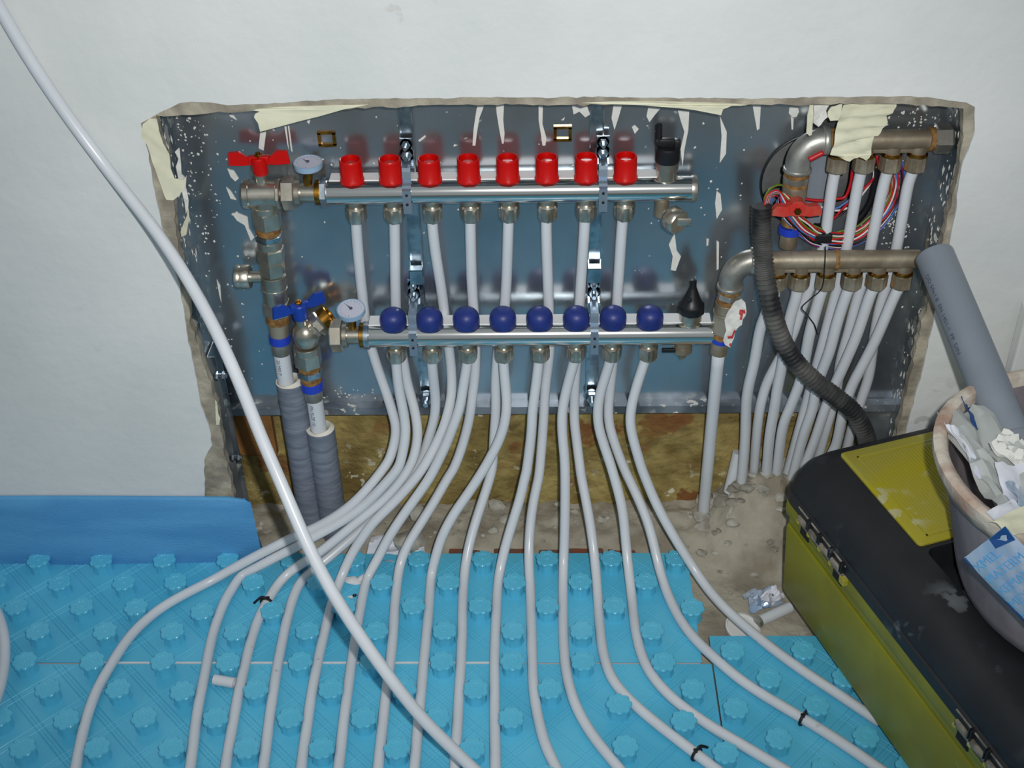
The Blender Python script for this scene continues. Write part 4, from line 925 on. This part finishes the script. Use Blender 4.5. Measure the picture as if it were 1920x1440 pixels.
wire(zw([(1040,1250),(1170,1150),(1290,960),(1370,800),(1390,700)]), (.088, .090), 'red', .0024, label='thick red wire emerging right of the third upper riser pipe')
wire(zw([(600,510),(660,480),(740,440)]), (.046, .046), 'red', .0035, name='red_tag', label='short red band across the upper cast elbow')
thin = [(1548,462),(1546,500),(1541,540),(1520,560),(1505,575),(1515,592),(1528,612),(1533,628),(1526,606)]
wire(thin, (.022, .024), 'black', .0008, label='hair-thin dark wire dangling in front of the lower distributor')
cn = P(1545, 440, y=.058)
tag(obj('pipe_clip', join(cyl((cn.x-.012, .070, cn.z), (cn.x+.008, .070, cn.z-.004), .0100, 12), box((cn.x, .060, cn.z-.006), (.022, .008, .012), bev=.001)), black_m), 'small dark clip holding cables at the foot of the first upper riser pipe', 'clip')

# ------------------------------------------------------------ toolbox
ZB0 = .023; ZS = .200
A0 = P(1470, 1110, z=ZB0); S0 = P(1485, 935, z=ZS)
uu = Vector((.325, -.946, 0)).normalized(); vv = Vector((.946, .325, 0)).normalized()
O = Vector(((A0.x+S0.x)/2-.003, (A0.y+S0.y)/2, 0)); LT, WT = .56, .325
def T(t, w, z): return O + uu*t + vv*w + Vector((0, 0, z))
tb = root('toolbox', T(LT/2, WT/2, ZB0), 'yellow toolbox with a black lid standing on the mat at the lower right', 'toolbox')
def tbox(t0, t1, w0, w1, z0, z1, bev=.004, flare=0):
    V, Fs = box((0, 0, 0), (abs(t1-t0), abs(w1-w0), abs(z1-z0)), bev=bev); tc, wc, zc2 = (t0+t1)/2, (w0+w1)/2, (z0+z1)/2; o = []
    for p in V:
        k = 1-flare*(z1-(p.z+zc2))/(z1-z0) if flare else 1
        o.append(T(tc+p.x*k, wc+p.y*k, zc2+p.z))
    return o, Fs
obj('body', join(tbox(-.012, LT, 0, WT, ZB0, ZS-.050, .008, .03), tbox(-.008, LT-.004, .004, WT-.004, ZS-.055, ZS-.030, .002), tbox(-.014, LT+.002, -.002, WT+.002, ZS-.034, ZS-.006, .005)), yel_m, tb, smooth=35)
# lid: rounded black shell built as a stack of rounded rectangles
def rrect(t0, t1, w0, w1, r, z, n=6):
    o = []
    for (ct, cw, a0) in ((t1-r, w1-r, 0), (t0+r, w1-r, 90), (t0+r, w0+r, 180), (t1-r, w0+r, 270)):
        for k in range(n+1):
            a = math.radians(a0+90*k/n); o.append(T(ct+r*math.cos(a), cw+r*math.sin(a), z))
    return o
def stack_loops(loops, cap=True):
    V, Fs = [], []; n = len(loops[0])
    for L in loops: V += L
    for i in range(len(loops)-1):
        for k in range(n): a = i*n+k; b = i*n+(k+1) % n; Fs.append([a, b, b+n, a+n])
    Fs.append(list(range(n)))
    if cap: Fs.append([len(V)-n+k for k in range(n)])
    return V, Fs
e = .004
ZTt = ZS+.062
prof = [(0, ZS-.006), (-.002, ZS-.004), (-.002, ZS+.012), (.001, ZS+.014), (.001, ZS+.018), (.006, ZS+.034), (.016, ZS+.048), (.034, ZS+.058), (.058, ZTt-.001)]
def lid():
    loops = [rrect(-.020-e+d*.35, LT+e-d*.35, -e+d, WT+e-d, .020+max(0, .01-d*.1), z) for d, z in prof]
    V, Fs = stack_loops(loops, cap=False); n = len(loops[0])
    # top: ring, with a handle recess in the middle
    rec = rrect(.196, .350, .064, WT-.064, .012, ZTt-.001); rb = rrect(.202, .344, .070, WT-.070, .010, ZTt-.035)
    k0 = len(V)-n; V += rec; V += rb; r0 = k0+n; r1 = r0+n
    for k in range(n):
        a, b = k, (k+1) % n
        Fs.append([k0+a, k0+b, r0+b, r0+a]); Fs.append([r0+a, r0+b, r1+b, r1+a])
    Fs.append([r1+k for k in range(n)]); return V, Fs
obj('lid', lid(), tbl_m, tb, smooth=40)
pnA = obj('lid_panel', stack_loops([rrect(.002, .190, .060, WT-.060, .006, ZTt-.006), rrect(.002, .190, .060, WT-.060, .006, ZTt+.0015), rrect(.004, .188, .062, WT-.062, .006, ZTt+.0028)]), yelp_m, tb, smooth=35)
pnB = obj('lid_panel', stack_loops([rrect(.425, .545, .060, WT-.060, .006, ZTt-.006), rrect(.425, .545, .060, WT-.060, .006, ZTt+.0015), rrect(.427, .543, .062, WT-.062, .006, ZTt+.0028)]), yelp_m, tb, smooth=35)
rr = []
for k in range(34):
    w = .083+k*.0047
    rr.append(tbox(.026, .172, w, w+.0018, ZTt+.0026, ZTt+.0036, 0))
tag(obj('grip_ribs', join(*rr), yelp_m, pnA), kind='stuff')
fr = [tbox(.018, .180, .076, .0785, ZTt+.0026, ZTt+.0042, 0), tbox(.018, .180, WT-.0785, WT-.076, ZTt+.0026, ZTt+.0042, 0), tbox(.018, .0205, .076, WT-.076, ZTt+.0026, ZTt+.0042, 0), tbox(.1775, .180, .076, WT-.076, ZTt+.0026, ZTt+.0042, 0)]
obj('panel_border', join(*fr), yelp_m, pnA)
obj('carry_handle', join(tbox(.255, .290, .085, WT-.085, ZTt-.016, ZTt-.004, .005), tbox(.262, .283, .070, .092, ZTt-.022, ZTt-.008, .003)), tbl_m, tb, smooth=35)
for t0 in (.030, .385):
    obj('hinge', join(*[tbox(t0+k*.028+.001, t0+k*.028+.0265, -.0095, -.001, ZS-.010, ZS-.001, .0012) for k in range(4)], tbox(t0, t0+.112, -.0075, -.002, ZS-.0135, ZS-.010, .0008)), hinge_m, tb, smooth=35)
    obj('hinge_rod', cyl(T(t0-.004, -.0055, ZS+.0085), T(t0+.116, -.0055, ZS+.0085), .0018, 10), hinge_m, tb, smooth=35)
    for k in range(4): obj('hinge_rib', join(tbox(t0+.0250+k*.028, t0+.0268+k*.028, -.0115, 0, ZS-.004, ZS+.013, .0006), tbox(t0+.0285+k*.028, t0+.0303+k*.028, -.0115, 0, ZS-.004, ZS+.013, .0006)), tbl_m, tb)
    for k in range(5): obj('hinge_tooth', tbox(t0-.003+k*.028, t0+(.003 if k < 4 else .008)+k*.028, -.0085, 0, ZS-(.0165 if k < 4 else .022), ZS-.011, .001), yelp_m, tb)
    for k, (a, b) in enumerate(((.002, .024), (.031, .052), (.059, .080), (.087, .110))):
        obj('hinge_slot', tbox(t0+a, t0+b, -.0030, .0005, ZS-(.033 if k in (0, 3) else .022), ZS-.014, .001), dark_m, tb)

# ------------------------------------------------------------ bucket and contents
bcx = .886; bcy = -.330; bz = ZTt+.004; bh = .192
bk = root('rubber_bucket', (bcx, bcy, bz), 'grey rubber builder\'s bucket full of rubbish standing on the toolbox lid', 'bucket')
wob_ = lambda a, h: 1+.012*math.sin(3*a+.5)*(h/bh)+.006*math.sin(5*a)
def lean(vf, open_=False): return [p+Vector((-.048, -.004, 0))*((p.z-bz)/bh) for p in vf[0]], [f for f in vf[1] if len(f) == 4 or not open_]
obj('bucket_wall', lean(lathe((bcx, bcy, bz), (0, 0, 1), [(0, .150), (.004, .158), (.02, .160), (.10, .161), (bh-.01, .163), (bh-.01, .159), (.10, .157), (.02, .155), (.012, .15), (.012, 0)], 56, rfun=wob_)), bucket_m, bk, smooth=50)
obj('bucket_rim', lean(lathe((bcx, bcy, bz), (0, 0, 1), [(bh-.030, .1635), (bh-.026, .1715), (bh-.010, .1745), (bh, .1725), (bh+.003, .166), (bh, .1585), (bh-.012, .1570)], 56, rfun=wob_), True), rim_m, bk, smooth=50)
zr = bz+bh
# grey pvc pipe leaning from the bucket to the wall
pt = P(1752, 478, y=-.030); pb = Vector((bcx+.005, bcy+.06, bz+.045))
pb = P(1915, 870, z=zr-.045)
dp = (pb-pt).normalized()
dd_, s_, t_ = frame_of(dp)
V, Fs = lathe(pt, dp, [(0, .0228), (.002, .0232), ((pb-pt).length, .0232)], 32); Fs = [f for f in Fs if len(f) == 4]
V2, F2 = lathe(pt, dp, [(0, .0228), (0, .0205), ((pb-pt).length, .0205)], 32); F2 = [f for f in F2 if len(f) == 4]
gp = root('grey_drain_pipe', pb, 'smooth grey plastic drain pipe leaning from the bucket up to the niche corner', 'pipe')
obj('pipe_wall', join((V, Fs), (V2, F2)), pvc_m, gp, smooth=50)
obj('pipe_socket', lathe(pb, -dp, [(0, .0275), (.030, .0275), (.034, .0236), (.0, .0232)], 32), pvc_m, gp, smooth=50)
sd_ = -_r; sd_ = (sd_-dp*sd_.dot(dp)).normalized(); upn = sd_.cross(dp)
front = (CAM-pt); front = (front-dp*front.dot(dp)).normalized(); ldir = front*.35+sd_*.94; ldir = ldir.normalized()
upv = ldir.cross(dp)
text_on('OD 50x1.8  EN 1451-1  PP  DIN', .0085, pt+dp*.03+ldir*.0232, dp, upv, ink_m, 'pipe_lettering', gp, cylr=.0232)
# rubbish
def crumple(c, sx, sy, rot, seed, amp=.012, n=9):
    rnd = random.Random(seed); R = rot.to_matrix() if hasattr(rot, 'to_matrix') else rot; V, Fs = [], []
    o1 = rnd.uniform(0, 90)
    for j in range(n+1):
        for i in range(n+1):
            u, v = i/n-.5, j/n-.5
            h = amp*(vnoise(u*4+o1, v*4+o1)+.6*vnoise(u*9+o1, v*9)-.8)
            V.append(R @ Vector((u*sx*(1+.2*(vnoise(v*5+o1, 3)-.5)), v*sy*(1+.2*(vnoise(u*5+o1, 7)-.5)), h))+Vector(c))
    for j in range(n):
        for i in range(n): a = j*(n+1)+i; Fs.append([a, a+1, a+n+2, a+n+1])
    m = len(V); nn = (R @ Vector((0, 0, 1)))*-.0008
    V += [p+nn for p in V]; Fs += [[q+m for q in f][::-1] for f in Fs]
    ed = [i for i in range(n+1)]+[j*(n+1)+n for j in range(1, n+1)]+[n*(n+1)+i for i in range(n-1, -1, -1)]+[j*(n+1) for j in range(n-1, 0, -1)]
    for k in range(len(ed)): a, b = ed[k], ed[(k+1) % len(ed)]; Fs.append([a, b, b+m, a+m])
    return V, Fs
from mathutils import Euler
def rub(name, px, py, z, sx, sy, e, m, label, cat, seed, amp=.012):
    p = P(px, py, z=z); return tag(obj(name, crumple(p, sx, sy, Euler(e), seed, amp), m, smooth=40), label, cat)
rub('packaging_fill', 2028, 885, zr-.034, .200, .200, (0, 0, .2), bag_m, 'crumpled clear packaging filling the bottom of the bucket', 'packaging', 2, .045)
rub('plastic_bag', 1862, 858, zr-.004, .055, .16, (.05, .10, .16), bag_m, 'clear plastic blister bag bulging at the left inside the bucket', 'bag', 3, .022)
rub('plastic_bag', 1898, 905, zr+.002, .060, .12, (.05, -.2, .1), bag_m, 'clear plastic bag in the middle of the bucket', 'bag', 5, .024)
rub('wrapper', 1822, 845, zr+.000, .028, .085, (.1, .3, .22), paper_m, 'crinkled white wrapper with a blue border tucked inside the bucket rim', 'wrapper', 6, .008)
rub('wrapper', 1823, 780, zr-.006, .022, .055, (.1, .9, .1), foilb_m, 'dark blue wrapper scrap at the back of the bucket rim', 'wrapper', 16, .006)
rub('wrapper', 1903, 905, zr+.006, .036, .045, (.4, .3, .2), paper_m, 'folded white paper wrapper lying on top in the bucket', 'wrapper', 7, .005)
rub('wrapper', 1890, 962, zr+.004, .040, .022, (.3, .1, .6), paper_m, 'small white paper corner beside the yellowish label', 'wrapper', 8, .004)
rub('wrapper', 1915, 975, zr+.008, .060, .024, (.2, .1, .55), tape_m, 'pale yellow paper strip in front in the bucket', 'wrapper', 9, .004)
rub('wrapper', 1905, 840, zr+.010, .045, .045, (.3, .2, .9), plb_m, 'lump of crumpled whitish foam beside the grey pipe foot', 'packaging', 10, .02)
rub('wrapper', 1918, 930, zr+.002, .035, .030, (.3, .6, .4), foil_m, 'blue and white foil scrap at the picture edge inside the bucket', 'wrapper', 12, .006)
# foil packet hanging over the rim
c_ = [P(1807, 1043, d=1.235), P(1882, 985, d=1.185), P(1950, 1060, d=1.17), P(1985, 1110, d=1.165), P(1925, 1170, d=1.215), P(1865, 1100, d=1.228)]
fa, fb, fc, fd = P(1808, 1045, d=1.22), P(1885, 986, d=1.175), P(2010, 1100, d=1.165), P(1935, 1178, d=1.215)
ex, ey = (fd-fa), (fb-fa); nf = ex.cross(ey).normalized()
if nf.dot(CAM-fa) < 0: nf = -nf
V, Fs = [], []; n = 14
for side in (0, 1):
    for j in range(n+1):
        for i in range(n+1):
            u, v = i/n, j/n; b = (4*u*(1-u)*4*v*(1-v))**.6
            h = (.007*b+.0016*math.sin(v*22+u*9)*b)*(1 if side == 0 else -.5)+.0016*vnoise(u*9, v*9)
            V.append(fa+ex*u+ey*v+nf*h)
m_ = (n+1)**2
for side in (0, 1):
    for j in range(n):
        for i in range(n): a = side*m_+j*(n+1)+i; Fs.append([a, a+1, a+n+2, a+n+1] if side == 0 else [a, a+n+1, a+n+2, a+1])
ed = [i for i in range(n+1)]+[j*(n+1)+n for j in range(1, n+1)]+[n*(n+1)+i for i in range(n-1, -1, -1)]+[j*(n+1) for j in range(n-1, 0, -1)]
for k in range(len(ed)): a, b = ed[k], ed[(k+1) % len(ed)]; Fs.append([a, b, b+m_, a+m_])
fp = tag(obj('foil_packet', (V, Fs), foil_m, smooth=60), 'shiny foil packet with rows of light blue lettering hanging over the bucket rim', 'packet')
tdir = ey.normalized(); 
for i, tx in enumerate(('XMEL', 'MATERM', 'XEMAM', 'MEXIL', 'MAXEM')):
    o = fa+ex*(.14+.17*i)+ey*.14+nf*.0105
    text_on(tx, .0135, o, ey, nf.cross(ey), cyan_m, 'packet_lettering', fp, lift=0)
obj('blue_edge', sweep([fa+ex*.01, fa+ex*.3-nf*.001, fa+ex*.65, fd], .0016, 8, 4), foilb_m, fp)
obj('blue_corner', ([fa+ex*.0+ey*.62+nf*.002, fa+ey*1.0+nf*.001, fa+ex*.16+ey*1.0+nf*.004, fa+ex*.10+ey*.66+nf*.008], [[0, 1, 2, 3]]), foilb_m, fp)

# ------------------------------------------------------------ small things
def tie(pipe_px, y_or_z, dirpx, label, tail):
    a = P(*pipe_px, z=ZP); b = P(*dirpx, z=ZP); d = (b-a).normalized(); _, s, t = frame_of(d); r = PR+.0012
    ring = [a+(s*math.cos(k*math.pi/8)+t*math.sin(k*math.pi/8))*r for k in range(17)]
    up = Vector((0, 0, 1)); g = root('cable_tie', a-Vector((0, 0, r)), label, 'cable tie', None)
    obj('tie_band', sweep(ring, .0021, 8, 2), black_m, g, smooth=180)
    side = d.cross(up).normalized()*tail[0]
    q = a+up*(r+.001)
    obj('tie_tail', sweep([q, q+side*.006+up*.001, q+side*.012-up*.003+d*tail[1], q+side*.017-up*.008+d*tail[1]*1.8], .0019, 8, 4), black_m, g, smooth=180)
    obj('tie_head', box(q-side*.003, (.005, .005, .004), bev=.0006), black_m, g)
tie((500, 1130), 0, (484, 1162), 'black cable tie round the third pipe from the left, upper left of the mat', (1, .003))
tie((1306, 1414), 0, (1345, 1444), 'black cable tie at the bottom edge of the picture', (-1, .002))
tie((1506, 1348), 0, (1571, 1388), 'black cable tie on the pipe near the toolbox', (-1, .002))
a, b = P(402, 1274, z=.009), P(440, 1281, z=.009)
tag(obj('pipe_offcut', lathe(a, b-a, [(0, .0074), ((b-a).length, .0074), ((b-a).length, .0055), ((b-a).length-.004, .0050), ((b-a).length-.004, 0)], 18), pipe_m, smooth=40), 'short white pipe offcut lying between two pipes at the lower left', 'pipe offcut')
# floor bits right of the mat
a, b = P(1421, 1166, z=-.020), P(1482, 1138, z=-.020)
g = root('pipe_stub', a, 'white pipe stub with grey end lying on the concrete beside the toolbox', 'pipe offcut')
obj('stub_tube', cyl(a, b, .0080, 18), pipe_m, g, smooth=40); obj('grey_end_ring', cyl(a-(b-a).normalized()*.002, a+(b-a).normalized()*.004, .0086, 18), iron_m, g, smooth=40)
c = P(1392, 1178, z=-.024)
tag(obj('drain_cover', lathe(c, (.15, -.1, 1), [(-.004, .024), (-.001, .0255), (.003, .0255), (.0035, .023), (.001, .022), (.001, 0)], 36), white_m, smooth=40), 'round white plastic lid on the concrete under the rightmost heating pipe', 'cover')
p = P(1428, 1122, z=-.018)
g = obj('paper_rag', patch([(0, 0), (1, 0), (1, 1)], 0, .001, 0, 0), paper_m); bpy.data.objects.remove(g)
rg = crumple(p, .050, .034, Euler((.3, .2, .5)), 21, .020, 10)
tag(obj('crumpled_wrapper', rg, foil_m, smooth=40), 'crumpled blue and white wrapper on the concrete left of the toolbox', 'wrapper')
p = P(1448, 1118, z=-.014)
tag(obj('crumpled_paper', crumple(p, .035, .022, Euler((.2, .1, .7)), 23, .014, 8), paper_m, smooth=40), 'white paper scrap between the blue wrapper and the toolbox', 'paper')
p = P(1365, 1059, z=-.024)
tag(obj('black_plastic_bit', box(p, (.009, .009, .009), Matrix.Rotation(.7, 3, 'Z'), .0012), black_m), 'tiny black plastic cube on the bare concrete', 'plastic bit')
stones = [(1362, 1072, .009, 'pale mortar crumb just below the tiny black cube'), (1414, 1077, .010, 'flat pale mortar crumb right of the tiny black cube'), (1370, 1110, .004, 'tiny white crumb left of the blue wrapper')]
for i, (a, b, s, lab) in enumerate(stones):
    p = P(a, b, z=-.027); tag(obj('mortar_crumb', rock(p, (s, s*.8, s*.45), i), rubble_m, smooth=30), lab, 'crumb')
rocks = [(932, 948, .018, 'angular pale stone chunk at the foot of the wool, between the fifth and sixth pipes'), (950, 975, .016, 'second pale stone chunk just below the angular one'), (925, 995, .009, 'small round pale pebble under the stone chunks'),
  (905, 1004, .006, 'tiny pale pebble left of the small round one'), (1078, 960, .009, 'pale chip between the two middle right pipes'), (1128, 975, .010, 'grey chip right of the printed pipe'), (1082, 982, .006, 'small chip under the pale chip'),
  (1045, 945, .008, 'white chip clinging above the concrete ledge'), (770, 1018, .030, 'large greyish cream stone behind the mat under the third group of pipes'), (785, 965, .022, 'brownish stone between the sixth and seventh pipes at the wool'),
  (1195, 968, .008, 'small pale chip between the right-hand pipe pair')]
for i, (a, b, s, lab) in enumerate(rocks):
    y = .055 if s > .015 else .045; p = P(a, b, y=y); gz = ground(p.x, p.y)
    p = P(a, b, z=max(gz, -.02)+s*.35)
    if p.y > .112: p = P(a, b, y=.105)
    tag(obj('stone', rock(p, (s, s*.8, s*.7), 30+i, 2), rubble_m, smooth=30), lab, 'stone')
p = P(742, 1030, z=.002)
tag(obj('crumpled_cloth', crumple(p, .085, .045, Euler((.5, .1, .1)), 41, .026, 12), paper_m, smooth=40), 'crumpled greyish white cloth behind the mat edge under the pipes', 'cloth')
# damaged mat corner with white foam pieces
for i, (a, b, sx, sy, sz_, lab, m) in enumerate([(662, 1088, .016, .009, .004, 'flat white foam scrap on the mat right of the loose pipe', eps_m), (684, 1083, .010, .007, .006, 'white foam lump beside the flat foam scrap', eps_m),
      (658, 1062, .006, .010, .006, 'upright white foam crumb above the flat scrap', eps_m), (678, 1052, .006, .006, .010, 'blue and white torn foam tuft at the mat edge', foil_m), (657, 1120, .005, .003, .002, 'tiny white crumb below the flat foam scrap', eps_m), (665, 1116, .003, .003, .003, 'tiny black crumb below the flat foam scrap', black_m)]):
    p = P(a, b, z=sz_*.8); tag(obj('foam_scrap', rock(p, (sx, sy, sz_), 60+i, 2, .6), m, smooth=40), lab, 'scrap')
# mortar lumps heaped in the right of the niche
lum = []; rs = random.Random(12)
for k in range(44):
    x = rs.uniform(.48, .68); y = rs.uniform(-.01, .105); s = rs.uniform(.006, .018)*(.5+y*6)
    lum.append(rock((x, y, ground(x, y)+s*.2), (s, s*.9, s*.5), k, 2, .5))
for k in range(60):
    x = rs.uniform(-.16, .5); y = rs.uniform(.03, .112); s = rs.uniform(.0015, .0055)
    lum.append(rock((x, y, ground(x, y)+s*.2), (s, s*.9, s*.6), 100+k, 1, .5))
tag(obj('mortar_rubble', join(*lum), rubble_m, flo_, smooth=30), kind='stuff')
bl_ = P(1381, 884, y=.062)
print('OBJECTS', len(bpy.data.objects))
